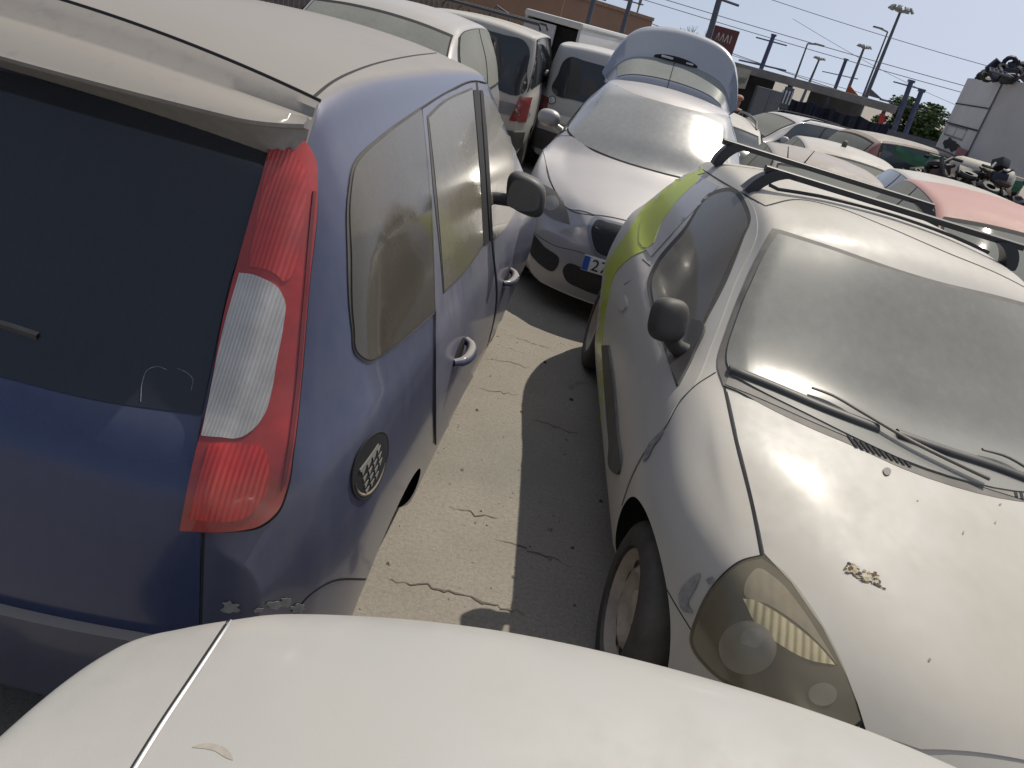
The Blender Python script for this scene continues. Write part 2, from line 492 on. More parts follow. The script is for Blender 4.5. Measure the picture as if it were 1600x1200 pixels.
        for r_, yv in enumerate(ys):
            for xv in np.arange(mn[0]+(step/2 if r_ % 2 else 0), mx[0], step):
                p = np.array([xv, yv])
                cond = (B[:, 1] > yv) != (B2[:, 1] > yv)
                with np.errstate(divide='ignore', invalid='ignore'):
                    xi = (B2[:, 0]-B[:, 0])*(yv-B[:, 1])/(B2[:, 1]-B[:, 1])+B[:, 0]
                if (np.count_nonzero(cond & (xv < xi)) % 2) and np.min(np.sum((B-p)**2, 1)) > (step*.45)**2: inner.append(p)
        pts = [Vector(p) for p in bound+inner]
        v2, e2, f2, ov, oe, of = delaunay_2d_cdt(pts, [(i, (i+1) % nb) for i in range(nb)], [list(range(nb))], 1, 1e-7)
        V = []; Nn = []; ok = []
        for p in v2:
            o, d = proj(p); h = s.hit(o, d)
            if h is None: V.append((0, 0, 0)); Nn.append((0, 0, 0)); ok.append(False); continue
            nn = h[1] if np.dot(h[1], d) < 0 else -h[1]
            V.append(h[0]); Nn.append(nn); ok.append(True)
        f2 = [f for f in f2 if all(ok[i] for i in f)]
        # drop faces stretched across a jump in depth
        V = np.array(V); Nn = np.array(Nn)
        if not len(f2): return
        el = [max(np.linalg.norm(V[a]-V[b]) for a, b in zip(f, list(f[1:])+[f[0]])) for f in f2]
        lim = max(np.median(el)*7, .02); f2 = [f for f, l in zip(f2, el) if l < lim]
        # smooth normals over neighbours
        acc = np.zeros_like(Nn)
        for f in f2:
            fn = sum(Nn[i] for i in f)
            for i in f: acc[i] += fn
        acc /= np.maximum(np.linalg.norm(acc, axis=1, keepdims=True), 1e-9)
        extra_off = 0
        W = V+acc*(off)
        if dome:
            bd3 = W[:nb]
            for i in range(len(W)):
                dd = math.sqrt(np.min(np.sum((bd3-W[i])**2, 1)))
                W[i] = W[i]+acc[i]*dome*(1-math.exp(-dd/.03))
        used = sorted({i for f in f2 for i in f}); mp = {k: q for q, k in enumerate(used)}
        F = [tuple(mp[i] for i in f) for f in f2]; VV = [W[i] for i in used]
        if skirt:
            from collections import Counter
            ec = Counter()
            for f in F:
                for a, b in zip(f, f[1:]+f[:1]): ec[(min(a, b), max(a, b))] += 1
            low = {}
            for f in list(F):
                for a, b in zip(f, f[1:]+f[:1]):
                    if ec[(min(a, b), max(a, b))] == 1:
                        for q in (a, b):
                            if q not in low:
                                low[q] = len(VV); VV.append(W[used[q]]-acc[used[q]]*skirt)
                        F.append((b, a, low[a], low[b]))
        mb.add(VV, F, mi)
        if mirror: mb.add([(p[0], -p[1], p[2]) for p in VV], [f[::-1] for f in F], mi)
    def ribbon(s, mb, line, proj, width, off=.0025, mi=0, step=None, mirror=False, taper=False):
        P = [np.array(p, float)[:2] for p in line]; tot = sum(np.linalg.norm(b-a) for a, b in zip(P, P[1:]))
        if step is None: step = tot/40
        Q = []
        for a, b in zip(P, P[1:]):
            k = max(1, int(np.linalg.norm(b-a)/step))
            for i in range(k): Q.append(a+(b-a)*i/k)
        Q.append(P[-1])
        H = s.pts3(Q, proj)
        if len(H) < 2: return
        C = np.array([h[0] for h in H]); Nn = np.array([h[1] for h in H]); rows = []
        for i in range(len(C)):
            t = C[min(i+1, len(C)-1)]-C[max(i-1, 0)]; t /= max(np.linalg.norm(t), 1e-9)
            b = np.cross(t, Nn[i]); b /= max(np.linalg.norm(b), 1e-9)
            wd = width/2*(1 if not taper else max(.15, math.sin(math.pi*i/(len(C)-1))))
            rows.append([C[i]-b*wd+Nn[i]*off*.4, C[i]+Nn[i]*off, C[i]+b*wd+Nn[i]*off*.4])
        # split where the line jumps
        seg = [rows[0]]
        for a, b in zip(rows, rows[1:]):
            if np.linalg.norm(a[1]-b[1]) > .25:
                if len(seg) > 1: s._rib(mb, seg, mi, mirror)
                seg = []
            seg.append(b)
        if len(seg) > 1: s._rib(mb, seg, mi, mirror)
    def _rib(s, mb, rows, mi, mirror):
        mb.grid(rows, mi)
        if mirror: mb.grid([[(q[0], -q[1], q[2]) for q in r_] for r_ in rows], mi, True)
    def patch(s, mb, x0, x1, v0, v1, off=.004, nx=14, nvv=14, mi=0, mirror=False, fn=None):
        """a patch between stations and section parameters (fn maps unit square to x,v)"""
        a = np.linspace(0, 1, nx)[:, None]; b = np.linspace(0, 1, nvv)[None, :]
        if fn: X, Vv = fn(a, b)
        else: X, Vv = x0+(x1-x0)*a+0*b, v0+(v1-v0)*b+0*a
        G = s.S(X, Vv); sh = G.shape; O = np.zeros_like(G)
        for i in range(sh[0]):
            for j in range(sh[1]):
                h = s.bvh.find_nearest(Vector(G[i, j]))
                nn = np.array(h[1]); ref = G[i, j]-np.array([min(max(G[i, j, 0], .9), s.L-.9), 0, .6]); nn = nn if np.dot(nn, ref) > 0 else -nn
                O[i, j] = np.array(h[0])+nn*off
        mb.grid(O, mi)
        if mirror: mb.grid(O*np.array([1, -1, 1]), mi, True)
        return O
    def body_obj(s, name, paint_mat, root, extra_mats=()):
        mb = MB(); mb.add(s.V, s.F, 0); o = len(mb.v)
        mb.v += s.extra.v; mb.f += [tuple(i+o for i in f) for f in s.extra.f]; mb.m += s.extra.m
        ob = mb.build(name, [paint_mat, M_UNDER, M_GAP, M_RUBBER]+list(extra_mats), root, smooth=50)
        ob.scale = (1, 1, 1); return ob
    def root(s, name, label, cat='car', group=None):
        r_ = thing(name, label, cat, tuple(s.loc), s.rz, group); r_.scale = (s.scale,)*3; r_.rotation_euler = Matrix(s.A.T.tolist()).to_euler(); return r_

def wheel(root, x, y, z, r, w_=.19, rim=.62, sg=1, mat=None, steer=0.0, style='steel'):
    """tyre with a rim as its sub-part's sibling: wheel > rim"""
    mb = MB(); o = (0, 0, 0)
    prof = [(rim*r, -w_*.42), (rim*r*1.03, -w_*.5), (r*.86, -w_*.5), (r*.95, -w_*.44), (r*.985, -w_*.36), (r, -w_*.2), (r, w_*.2), (r*.985, w_*.36),
            (r*.95, w_*.44), (r*.86, w_*.5), (rim*r*1.03, w_*.5), (rim*r, w_*.42)]
    mb.lathe(prof, o, 'y', 40)
    t = mb.build('wheel', M_TYRE, root, smooth=60); t.location = (x, y, z); t.rotation_euler = (0, 0, steer)
    rb = MB(); q = w_*.42*sg
    pr = [(rim*r*1.0, q), (rim*r*.96, q+.006*sg), (rim*r*.93, q-.004*sg), (rim*r*.88, q-.035*sg), (rim*r*.80, q-.045*sg), (rim*r*.68, q-.020*sg), (rim*r*.60, q-.016*sg),
          (rim*r*.42, q-.050*sg), (rim*r*.34, q-.052*sg), (rim*r*.30, q-.030*sg), (.001, q-.026*sg)]
    rb.lathe(pr, o, 'y', 40, 0)
    if style == 'steel':
        for k in range(12):
            a = 2*math.pi*k/12; rr = rim*r*.77; cx, cz = rr*math.cos(a), rr*math.sin(a); ring = []
            for j in range(10):
                b = 2*math.pi*j/10; u, v = .024*math.cos(b), .015*math.sin(b)
                ring.append((cx-math.sin(a)*u+math.cos(a)*v, q-.027*sg, cz+math.cos(a)*u+math.sin(a)*v))
            rb.add(ring, [tuple(range(10))], 1)
        for k in range(4):
            a = 2*math.pi*k/4+.3; rb.lathe([(.011, 0), (.011, .012*sg), (.001, .013*sg)], (.05*math.cos(a), q-.046*sg, .05*math.sin(a)), 'y', 6, 1)
    ro = rb.build('rim', [mat or M_RIM, M_GAP], t, smooth=40)
    return t
# ------------------------------------------------------------------ the blue minivan (near left)
def xr(L, kn): return sorted([(L-a, b) for a, b in kn])
Lm = 4.08
P_MV = dict(L=Lm, W=.92, nose=.34, tail=.10, planpow=2.6, facebulge=(.03, .04),
    ztop=[(0, .74), (.2, .86), (.5, .98), (.72, 1.10), (1.42, 1.58), (1.7, 1.65)] + xr(Lm, [(1.5, 1.685), (.9, 1.69), (.50, 1.655), (.43, 1.60), (.37, 1.52), (.11, 1.05), (.07, 1.0), (.02, .9), (0, .82)]),
    ytop=[(0, .45), (.3, .60), (.72, .68), (1.42, .57)] + xr(Lm, [(1.5, .585), (.9, .60), (.5, .615), (.36, .63), (.10, .66), (0, .67)]),
    crown=[(0, .04), (.7, .05), (1.42, .06)] + xr(Lm, [(1.2, .055), (.5, .05), (.35, .035), (.10, .02), (0, .02)]),
    ybelt=[(0, .62), (.3, .78), (1.0, .87)] + xr(Lm, [(2.0, .885), (1.0, .885), (.45, .865), (.18, .80), (.05, .74), (0, .72)]),
    zbelt=[(0, .62), (.5, .86), (1.1, .99)] + xr(Lm, [(1.8, 1.04), (1.0, 1.07), (.45, 1.08), (.15, .98), (0, .78)]),
    ymax=[(0, .70), (.3, .84), (.9, .915)] + xr(Lm, [(2.0, .925), (.8, .935), (.4, .925), (.15, .88), (0, .80)]),
    zmax=[(0, .5), (1, .70)] + xr(Lm, [(1.0, .74), (.4, .72), (0, .66)]),
    ysill=[(0, .66), (.5, .82)] + xr(Lm, [(2.0, .86), (.9, .89), (.45, .90), (.15, .86), (0, .76)]),
    zsill=[(0, .22), (.8, .22)] + xr(Lm, [(1.0, .24), (.4, .28), (0, .30)]),
    bulge=[(0, .0), (.7, .01), (1.5, .035)] + xr(Lm, [(1.5, .045), (.6, .03), (.35, .012), (0, .0)]),
    arches=[(.80, .28, .32), (Lm-.80, .26, .30)])
MV_YAW = .055
mv_loc = (-1.19+math.sin(MV_YAW)*Lm, 1.17+math.cos(MV_YAW)*Lm, 0)
mv = Car(P_MV, mv_loc, MV_YAW, res=.022, nv=6, smooth=3)
mv_root = mv.root('minivan', 'dusty blue minivan seen from behind with a tall red and clear tail lamp', 'car')
PX = mv.proj_px()
M_BLUE = paint('blue_paint', (.034, .048, .118), lo=.80, uplo=.72, dust=.21, up=1.0, rough=.24, metal=.25, dustcol=(.31, .29, .265), coat=.7)
M_MVGLASS = glass('dusty_side_glass', .60, wavy_edge=(1.20, .82, .0), dustcol=(.30, .265, .195), rough=.15, glare=.45)
M_MVQ = glass('dusty_quarter_glass', .40, tint=(.02, .018, .015), dustcol=(.25, .22, .17), rough=.13, glare=.35, scale=3.2, wavy_edge=(1.36, .58, 0.0))
M_MVREAR = glass('dark_rear_glass', .10, tint=(.010, .016, .028), dustcol=(.25, .23, .2), rough=.12)
# gaps, seams (lie in the body mesh)
X = mv.extra
for ln, wd in ([[(75, -2), (280, 75), (400, 122), (484, 157)], .010], [[(484, 157), (520, 128), (570, 105), (640, 88), (690, 82)], .007],
               [[(318, 828), (316, 880), (313, 990)], .006], [[(576, 905), (520, 908), (490, 925), (440, 985)], .006],
               [[(484, 157), (462, 176), (444, 196)], .010]):
    mv.ribbon(X, smooth_poly(ln, 6, False), PX, wd, .002, 2)
mv_body = mv.body_obj('body', M_BLUE, mv_root)
M_TAIL = paint('deep_blue_paint', (.020, .040, .125), lo=.6, dust=.09, up=.5, rough=.22, metal=.2, dustcol=(.25, .235, .23), coat=.8)
def mvp(name, poly, mat, off=.004, step=12, skirt=.008, parent=None, n=6, corners=(), dome=0, sm=True):
    mb = MB(); mv.drape(mb, smooth_poly(poly, n, True, corners) if sm else poly, PX, off, step, 0, skirt, dome=dome)
    return mb.build(name, mat, parent or mv_root, smooth=45)
# spoiler: roof-coloured wedge over the rear glass
def mv_spoiler():
    rows = []
    for y in np.linspace(-.64, .64, 61):
        q = abs(y)/.64; e = max(0, (q-.86)/.14)**2
        zs, zm, zl = 1.668-.055*q**2, 1.618-.035*q**2, 1.568+.008*q**2
        xs, xm, xl = .462+.0*q, .385+.04*q**3, .275+.03*q**2+.09*e
        row = [(Lm-xs, y, zs+.003), (Lm-(xs*.5+xm*.5), y, (zs+zm)/2+.007), (Lm-xm-.012, y, zm+.004), (Lm-xm, y, zm), (Lm-xm*.5-xl*.5, y, (zm+zl)/2+.012),
               (Lm-xl-.012, y, zl+.008), (Lm-xl, y, zl+.002), (Lm-xl-.004, y, zl-.006), (Lm-xl-.03, y, zl-.012), (Lm-.40, y, 1.515-.03*q*q)]
        rows.append(row)
    mb = MB(); mb.grid(rows)
    for r_ in (rows[0], rows[-1]): mb.add(r_, [tuple(range(len(r_)))])
    mb.tube([(r_[0][0]-.004, r_[0][1], r_[0][2]+.001) for r_ in rows], .0045, 6, 1)
    return mb.build('spoiler', [paint('blue_paint_dusty', (.05, .06, .12), dust=.85, up=.25, lo=.96, rough=.4, metal=.0, coat=.2, dustcol=(.32, .30, .27), streak=False), M_GAP], mv_root, smooth=32)
mv_spoiler()
mvp('rear_window', [(-260, 90), (0, 112), (200, 165), (395, 215), (412, 232), (360, 440), (315, 648), (150, 625), (0, 588), (-260, 520)], M_MVREAR, .004, 16, corners=(0, 3, 6, 9), sm=True)
mvp('tailgate', [(-260, 521), (0, 590), (150, 627), (316, 652), (286, 826), (314, 831), (311, 1010), (-260, 1010)], M_TAIL, .0032, 16, .005, corners=(0, 3, 4, 5, 6, 7))
# tail lamp
lamp = mvp('tail_lamp', [(438, 208), (462, 215), (484, 246), (489, 290), (478, 450), (466, 600), (455, 700), (446, 760), (432, 795), (405, 818), (365, 826), (285, 824), (300, 745), (330, 620), (352, 500), (385, 375), (412, 280), (428, 225)],
           lens('tail_lamp_red', (.36, .022, .020), ribs=0, rough=.10), .016, 8, .02, corners=(11, 0))
mvp('gap_seal', [(437, 202), (464, 210), (489, 244), (495, 290), (483, 452), (471, 602), (460, 702), (451, 763), (436, 801), (408, 824), (365, 831), (281, 829), (296, 745), (326, 620), (347, 500), (380, 375), (408, 280), (424, 222)], M_GAP, .0025, 9, .006, corners=(11, 0), parent=lamp)
mvp('clear_lens', [(378, 428), (400, 431), (425, 445), (441, 470), (439, 510), (430, 560), (422, 610), (412, 645), (396, 668), (375, 682), (345, 684), (318, 682), (330, 625), (352, 520)], lens('clear_lamp_plastic', (.46, .455, .455), ribs=150, axis=1, depth=.15, ribmix=.28, rough=.14, dust=.3), .0185, 6, .012, lamp, corners=(0, 11))
mvp('brake_lens', [(330, 694), (380, 692), (410, 700), (418, 735), (412, 770), (395, 795), (370, 808), (300, 806), (310, 765)], lens('brake_lamp_red', (.62, .012, .010), ribs=105, axis=1, depth=.25, ribmix=.25, rough=.10), .0185, 6, .012, lamp, corners=(0, 7))
mvp('indicator_lens', [(430, 232), (450, 236), (466, 256), (470, 300), (462, 380), (452, 430), (440, 440), (420, 424), (392, 418), (408, 330), (420, 265)], lens('upper_lamp_red', (.50, .030, .026), ribs=120, axis=1, depth=.2, rough=.14), .0185, 6, .012, lamp, corners=(8,))
mvp('lamp_edge', [(481, 300), (486, 300), (476, 455), (464, 600), (452, 705), (444, 752), (437, 765), (446, 700), (458, 600), (470, 455)], lens('lamp_edge_red', (.16, .006, .008), rough=.1), .0187, 5, .01, lamp, sm=False)
# side windows (with their rubber) and doors
quarter = [(553, 262), (600, 213), (656, 172), (667, 250), (675, 400), (677, 484), (640, 517), (600, 548), (574, 562), (558, 552), (551, 510), (547, 400), (546, 300)]
def grow(poly, d):
    P = np.array(poly, float); c = P.mean(0); v = P-c
    return [tuple(c+q*(1+d/np.linalg.norm(q))) for q in v]
mvp('window_seal', grow(quarter, 5), M_RUBBER, .003, 9, corners=(2, 5))
mvp('quarter_window', quarter, M_MVQ, .006, 9, corners=(2, 5))
# door frames and glass, drawn in the photograph and cast on to the van's side
rd_win = [(666, 186), (690, 163), (735, 141), (744, 250), (753, 378), (720, 425), (690, 455), (686, 400), (677, 290)]
fd_win = [(753, 147), (775, 165), (792, 205), (801, 260), (803, 330), (785, 358), (768, 376), (762, 300), (757, 220)]
rdoor_line = [(657, 171), (700, 145), (741, 129), (752, 250), (766, 384), (772, 470), (756, 555), (720, 630), (680, 694), (678, 600), (678, 487), (668, 300)]
fdoor_line = [(745, 129), (770, 140), (790, 172), (803, 225), (808, 300), (812, 345), (800, 400), (795, 450), (775, 520), (760, 548), (776, 470), (769, 384), (756, 250)]
M_BLUEDOOR = paint('blue_paint_dusty_doors', (.058, .070, .140), dust=.42, up=.5, rough=.3, metal=.15, dustcol=(.36, .335, .32), coat=.5)
rd = mvp('door', rdoor_line, M_BLUEDOOR, .005, 9, .012, corners=(0, 2, 4, 8, 10))
mvp('window_seal', grow(rd_win, 4), M_RUBBER, .007, 8, parent=rd, corners=(0, 2, 4, 6))
mvp('door_window', rd_win, M_MVGLASS, .009, 8, parent=rd, corners=(0, 2, 4, 6))
mvp('door_pillar', [(736, 142), (743, 141), (749, 200), (755, 290), (760, 380), (752, 382), (748, 300), (743, 220)], M_GAP, .0105, 4, parent=rd, sm=False)
fd = mvp('door', fdoor_line, M_BLUEDOOR, .005, 8, .012, corners=(0, 9))
mvp('door_window', fd_win, M_MVGLASS, .009, 7, parent=fd, corners=(0, 4, 6))
mvp('door_pillar', [(747, 142), (751, 143), (757, 200), (762, 280), (766, 374), (762, 377), (757, 290), (752, 210)], M_GAP, .0105, 4, parent=fd, sm=False)
for a in ([(678, 487), (678, 600), (679, 694)], [(657, 171), (668, 300), (677, 484)], [(657, 171), (700, 144), (742, 127), (775, 139), (797, 176), (808, 230)], [(743, 129), (754, 250), (767, 384), (774, 470), (757, 553)]):
    b = MB(); mv.ribbon(b, smooth_poly(a, 6, False), PX, .008, .0065, 0); b.build('door_gap', M_GAP, rd)
def pull_handle(car, root, p_px, length, lean, mat, name='door_handle'):
    p = car.loc_px(*p_px)
    if p is None: return None
    mb = MB(); n = 9; rows = []
    pts = [(p[0]+length*(t-.5), p[1]+.006+.036*math.sin(math.pi*min(1, max(0, t)))**.5, p[2]+lean*(t-.5)) for t in np.linspace(0, 1, n)]
    mb.tube(pts, [.013+.007*math.sin(math.pi*t) for t in np.linspace(0, 1, n)], 10)
    o = mb.build(name, mat, root, smooth=60)
    c = MB(); ring = [(p[0]+.075*math.cos(a), 0, p[2]+.040*math.sin(a)) for a in np.linspace(0, 2*math.pi, 20, endpoint=False)]
    car.drape(c, [(q[0], q[2]) for q in ring], car.proj_side(1), .0062, .02, 0, .006)
    if c.v: c.build('handle_recess', M_GAP, root)
    return o
pull_handle(mv, rd, (716, 548), .17, -.015, M_BLUE)
pull_handle(mv, fd, (790, 432), .17, -.015, M_BLUE)
# fuel filler: round recess with a honeycomb grating
fc = mv.loc_px(581, 727)
if fc is not None:
    def disc(cx, cz, r, n=26, sq=1.0): return [(cx+r*math.cos(a), cz+r*sq*math.sin(a)) for a in np.linspace(0, 2*math.pi, n, endpoint=False)]
    ff = MB(); mv.drape(ff, disc(fc[0], fc[2], .082), mv.proj_side(1), .004, .02, 0, .004); fo = ff.build('fuel_filler', M_GAP, mv_root)
    rg = MB(); H = mv.pts3(disc(fc[0], fc[2], .080, 40), mv.proj_side(1)); rg.tube([h[0]+h[1]*.002 for h in H+H[:1]], .003, 8, cap=False); rg.build('filler_ring', M_GAP, fo)
    U = lambda u, v: (fc[0]+u, fc[2]+v)
    M_GRATE = plain('pale_grating', (.20, .195, .18), .6, dust=.3)
    hc = MB()
    for r_ in range(4):
        for c_ in range(4-(r_ > 2)):
            u0 = .048-c_*.021-r_*.006; v0 = .008+c_*.009-r_*.020
            mv.drape(hc, [U(u0, v0), U(u0-.015, v0+.006), U(u0-.004, v0-.012)], mv.proj_side(1), .0058, .01, 0, .002)
    hc.build('grating', M_GRATE, fo)
    hb_ = MB(); mv.drape(hb_, [U(.056, .018), U(-.018, .050), U(-.020, .042), U(.054, .010)], mv.proj_side(1), .007, .01, 0, .003); hb_.build('grating_bar', M_GRATE, fo)
    cr_ = MB(); arc = [U(.070*math.cos(t), .070*math.sin(t)) for t in np.linspace(math.pi*1.12, math.pi*1.95, 18)]; mv.ribbon(cr_, arc, mv.proj_side(1), .016, .006, 0, taper=True); cr_.build('filler_rim', plain('tan_rim', (.22, .18, .13), .6, dust=.3), fo)
# wing mirror
def px_pt(car, px, py, ylat):
    o = car.to_local(CAM_P); d = car.A @ ray(px, py); return o+d*((ylat-o[1])/d[1])
def mv_mirror():
    c = px_pt(mv, 822, 304, .955); bm = bmesh.new(); bmesh.ops.create_icosphere(bm, subdivisions=4, radius=1)
    for v in bm.verts:
        x, y, z = v.co; e = 3.0
        k = (abs(x)**e+abs(y)**e+abs(z)**e)**(-1/e); x, y, z = x*k, y*k, z*k
        v.co = (c[0]+x*.045*(1 if x > 0 else 1.6), c[1]+y*.078-.012*z, c[2]+z*.072-y*.010)
    mb = MB(); bm.verts.index_update(); mb.add([v.co for v in bm.verts], [[v.index for v in f.verts] for f in bm.faces]); bm.free()
    mb.tube([(c[0]-.02, c[1]-.12, c[2]-.05), (c[0]-.02, c[1]-.04, c[2]-.04)], .024, 10)
    o = mb.build('wing_mirror', M_PLASTIC, mv_root, smooth=60)
    g = MB(); g.add([(c[0]+.0462, c[1]+y, c[2]+z) for y, z in smooth_poly([(-.055, -.045), (-.05, .048), (.045, .04), (.06, -.03)], 6)], [tuple(range(24))]); gg = g.build('mirror_glass', glass('mirror_glass', .35, rough=.1), o)
    return o
mv_mirror()
# marks on the paint: chipped lacquer, dusty hand print
def marks(car, root, polys, mat, name, off=.0028, step=3, proj=None):
    for p in polys:
        mb = MB(); car.drape(mb, smooth_poly(p, 3), proj or car.proj_px(), off, step, 0, .001)
        if mb.v: mb.build(name, mat, root)
def blob(cx, cy, rx, ry, seed, n=16, j=.35, tilt=0.0):
    rnd = random.Random(seed); out = []
    for k in range(n):
        a = 2*math.pi*k/n; r_ = 1+rnd.uniform(-j, j); x, y = rx*r_*math.cos(a), ry*r_*math.sin(a)
        out.append((cx+x*math.cos(tilt)-y*math.sin(tilt), cy+x*math.sin(tilt)+y*math.cos(tilt)))
    return out
M_CHIP = plain('bare_filler_patch', (.22, .23, .23), .7, var=.3, scale=30)
marks(mv, mv_root, [blob(360, 948, 14, 9, 1), blob(432, 944, 16, 6, 2), blob(447, 938, 9, 4, 3), blob(465, 950, 12, 7, 9), blob(404, 952, 6, 4, 4)], M_CHIP, 'chipped_lacquer')
M_SMUDGE = paint('dusty_smudge', (.10, .11, .17), dust=.5, up=.2, rough=.5, coat=.1)
marks(mv, mv_root, [blob(194, 702, 13, 11, 5, tilt=.5), blob(216, 694, 7, 11, 6), blob(232, 700, 6, 12, 7, tilt=.3), blob(208, 724, 10, 12, 8), blob(192, 690, 7, 6, 12)], M_SMUDGE, 'hand_print')
mb = MB(); mv.drape(mb, [(.80*math.copysign(abs(math.cos(a))**.3, math.cos(a)), .44+.115*math.copysign(abs(math.sin(a))**.35, math.sin(a))) for a in np.linspace(.001, 2*math.pi+.001, 64, endpoint=False)], mv.proj_rear(), .030, .04, 0, .034); mb.build('rear_bumper', M_BLUE, mv_root, smooth=50)
mb = MB(); mv.ribbon(mb, smooth_poly([(221, 628), (224, 596), (232, 578), (248, 573), (262, 578)], 5, False), PX, .004, .0052); mb.build('sticker_residue', plain('sticker_glue', (.22, .25, .28), .7, var=.5, scale=60), mv_root)
mb = MB(); mv.ribbon(mb, smooth_poly([(278, 576), (292, 582), (302, 592), (300, 610)], 5, False), PX, .004, .0052); mb.build('sticker_residue', MATS['sticker_glue'], mv_root)
mb = MB(); mv.ribbon(mb, smooth_poly([(-120, 470), (-40, 496), (20, 512), (62, 526)], 5, False), PX, .016, .012); mb.build('rear_wiper', M_DUSTYPLASTIC, mv_root)
for q in ((P_MV['arches'][0][0]), (P_MV['arches'][1][0])):
    for sg in (1, -1): wheel(mv_root, q, sg*.72, .28, .28, .2, .60, sg)
# ------------------------------------------------------------------ ground
def ground():
    m, n, b = nodes_of('dusty_asphalt')
    big = noise(n, .35, 6, .6, 'Object'); mid = noise(n, 3.2, 6, .65); fine = noise(n, 60, 4, .75); spk = noise(n, 150, 3, .7)
    c = mixc(n, ramp(n, big, .3, .7), (.268, .246, .212), (.345, .320, .278))
    c = mixc(n, ramp(n, mid, .35, .75, 0, .6), c, (.245, .222, .188))
    c = mixc(n, ramp(n, fine, .42, .68, 0, .55), c, (.17, .155, .132))
    c = mixc(n, ramp(n, spk, .58, .68, 0, .55), c, (.55, .52, .46))
    # cracks
    tc = n.nodes.new('ShaderNodeTexCoord'); mp = n.nodes.new('ShaderNodeMapping'); mp.inputs['Scale'].default_value = (.55, 1.5, 1)
    mp.inputs['Rotation'].default_value = (0, 0, .25)
    wv = N(n, 'ShaderNodeTexNoise', Scale=2.2, Detail=6, Roughness=.65); n.links.new(tc.outputs['Object'], wv.inputs['Vector'])
    ad = n.nodes.new('ShaderNodeVectorMath'); ad.operation = 'MULTIPLY_ADD'; ad.inputs[1].default_value = (.5, .5, .0)
    n.links.new(wv.outputs['Color'], ad.inputs[0]); n.links.new(tc.outputs['Object'], ad.inputs[2]); n.links.new(ad.outputs[0], mp.inputs[0])
    vo = N(n, 'ShaderNodeTexVoronoi', Scale=1.15, feature='DISTANCE_TO_EDGE'); n.links.new(mp.outputs[0], vo.inputs['Vector'])
    keep = ramp(n, noise(n, 1.4, 4), .58, .66)
    cr = math_(n, 'MULTIPLY', ramp(n, vo.outputs['Distance'], .003, .014, 1, 0), keep)
    c = mixc(n, math_(n, 'MULTIPLY', cr, .75), c, (.045, .040, .035))
    # a faint greenish stain where coolant dried, and darker oil spots
    dv = n.nodes.new('ShaderNodeVectorMath'); dv.operation = 'DISTANCE'; dv.inputs[1].default_value = (.06, 3.15, 0); n.links.new(tc.outputs['Object'], dv.inputs[0])
    stn = math_(n, 'MULTIPLY', ramp(n, dv.outputs['Value'], .05, .55, .55, 0), ramp(n, mid, .3, .7))
    c = mixc(n, stn, c, (.20, .215, .185))
    c = mixc(n, ramp(n, noise(n, 1.1, 5, .7), .62, .76, 0, .35), c, (.15, .138, .12))
    n.links.new(c, b.inputs['Base Color']); b.inputs['Roughness'].default_value = .9; b.inputs['Specular IOR Level'].default_value = .25
    h = math_(n, 'ADD', math_(n, 'MULTIPLY', fine, .6), math_(n, 'MULTIPLY', mid, .5)); h = math_(n, 'SUBTRACT', h, math_(n, 'MULTIPLY', cr, .8))
    bp = N(n, 'ShaderNodeBump', Strength=.55, Distance=.012); n.links.new(h, bp.inputs['Height']); n.links.new(bp.outputs[0], b.inputs['Normal'])
    mb = MB(); ys = [-1500, 5, 35, 1500]; mb.grid([[(-1500, y, gz(y)), (1500, y, gz(y))] for y in ys])
    return tag(mb.build('ground', m, smooth=0), kind='structure')
ground()
def crack(px, seed, wd=.006, rough=.008):
    rnd = random.Random(seed); P = [at_z(p[0], p[1], 0) for p in px]; Q = []
    for a, b in zip(P, P[1:]):
        k = max(2, int(np.linalg.norm(b-a)/.018))
        for i in range(k): Q.append(a+(b-a)*i/k+np.array([rnd.gauss(0, rough), rnd.gauss(0, rough), 0]))
    rows = []
    for i, q in enumerate(Q):
        w_ = wd*rnd.uniform(.25, 1.2)*math.sin(math.pi*(i+.6)/(len(Q)+.2)); rows.append([(q[0], q[1]-w_/2, .003+gz(q[1])), (q[0], q[1]+w_/2, .003+gz(q[1]))])
    mb = MB(); mb.grid(rows); tag(mb.build('pavement_crack', plain('crack_dirt', (.13, .112, .092), .95, var=.3, scale=60), smooth=0), kind='structure')
crack([(600, 903), (640, 912), (700, 925), (760, 942), (830, 962)], 1, .013)
crack([(694, 790), (730, 798), (760, 806), (792, 816)], 2, .008)
crack([(752, 560), (800, 566), (842, 580)], 3, .006); crack([(742, 605), (770, 612), (820, 618)], 4, .006); crack([(786, 520), (830, 536), (880, 552)], 5, .006)
crack([(830, 655), (870, 668), (930, 688)], 6, .007); crack([(770, 842), (800, 850), (850, 868), (900, 890)], 7, .008)
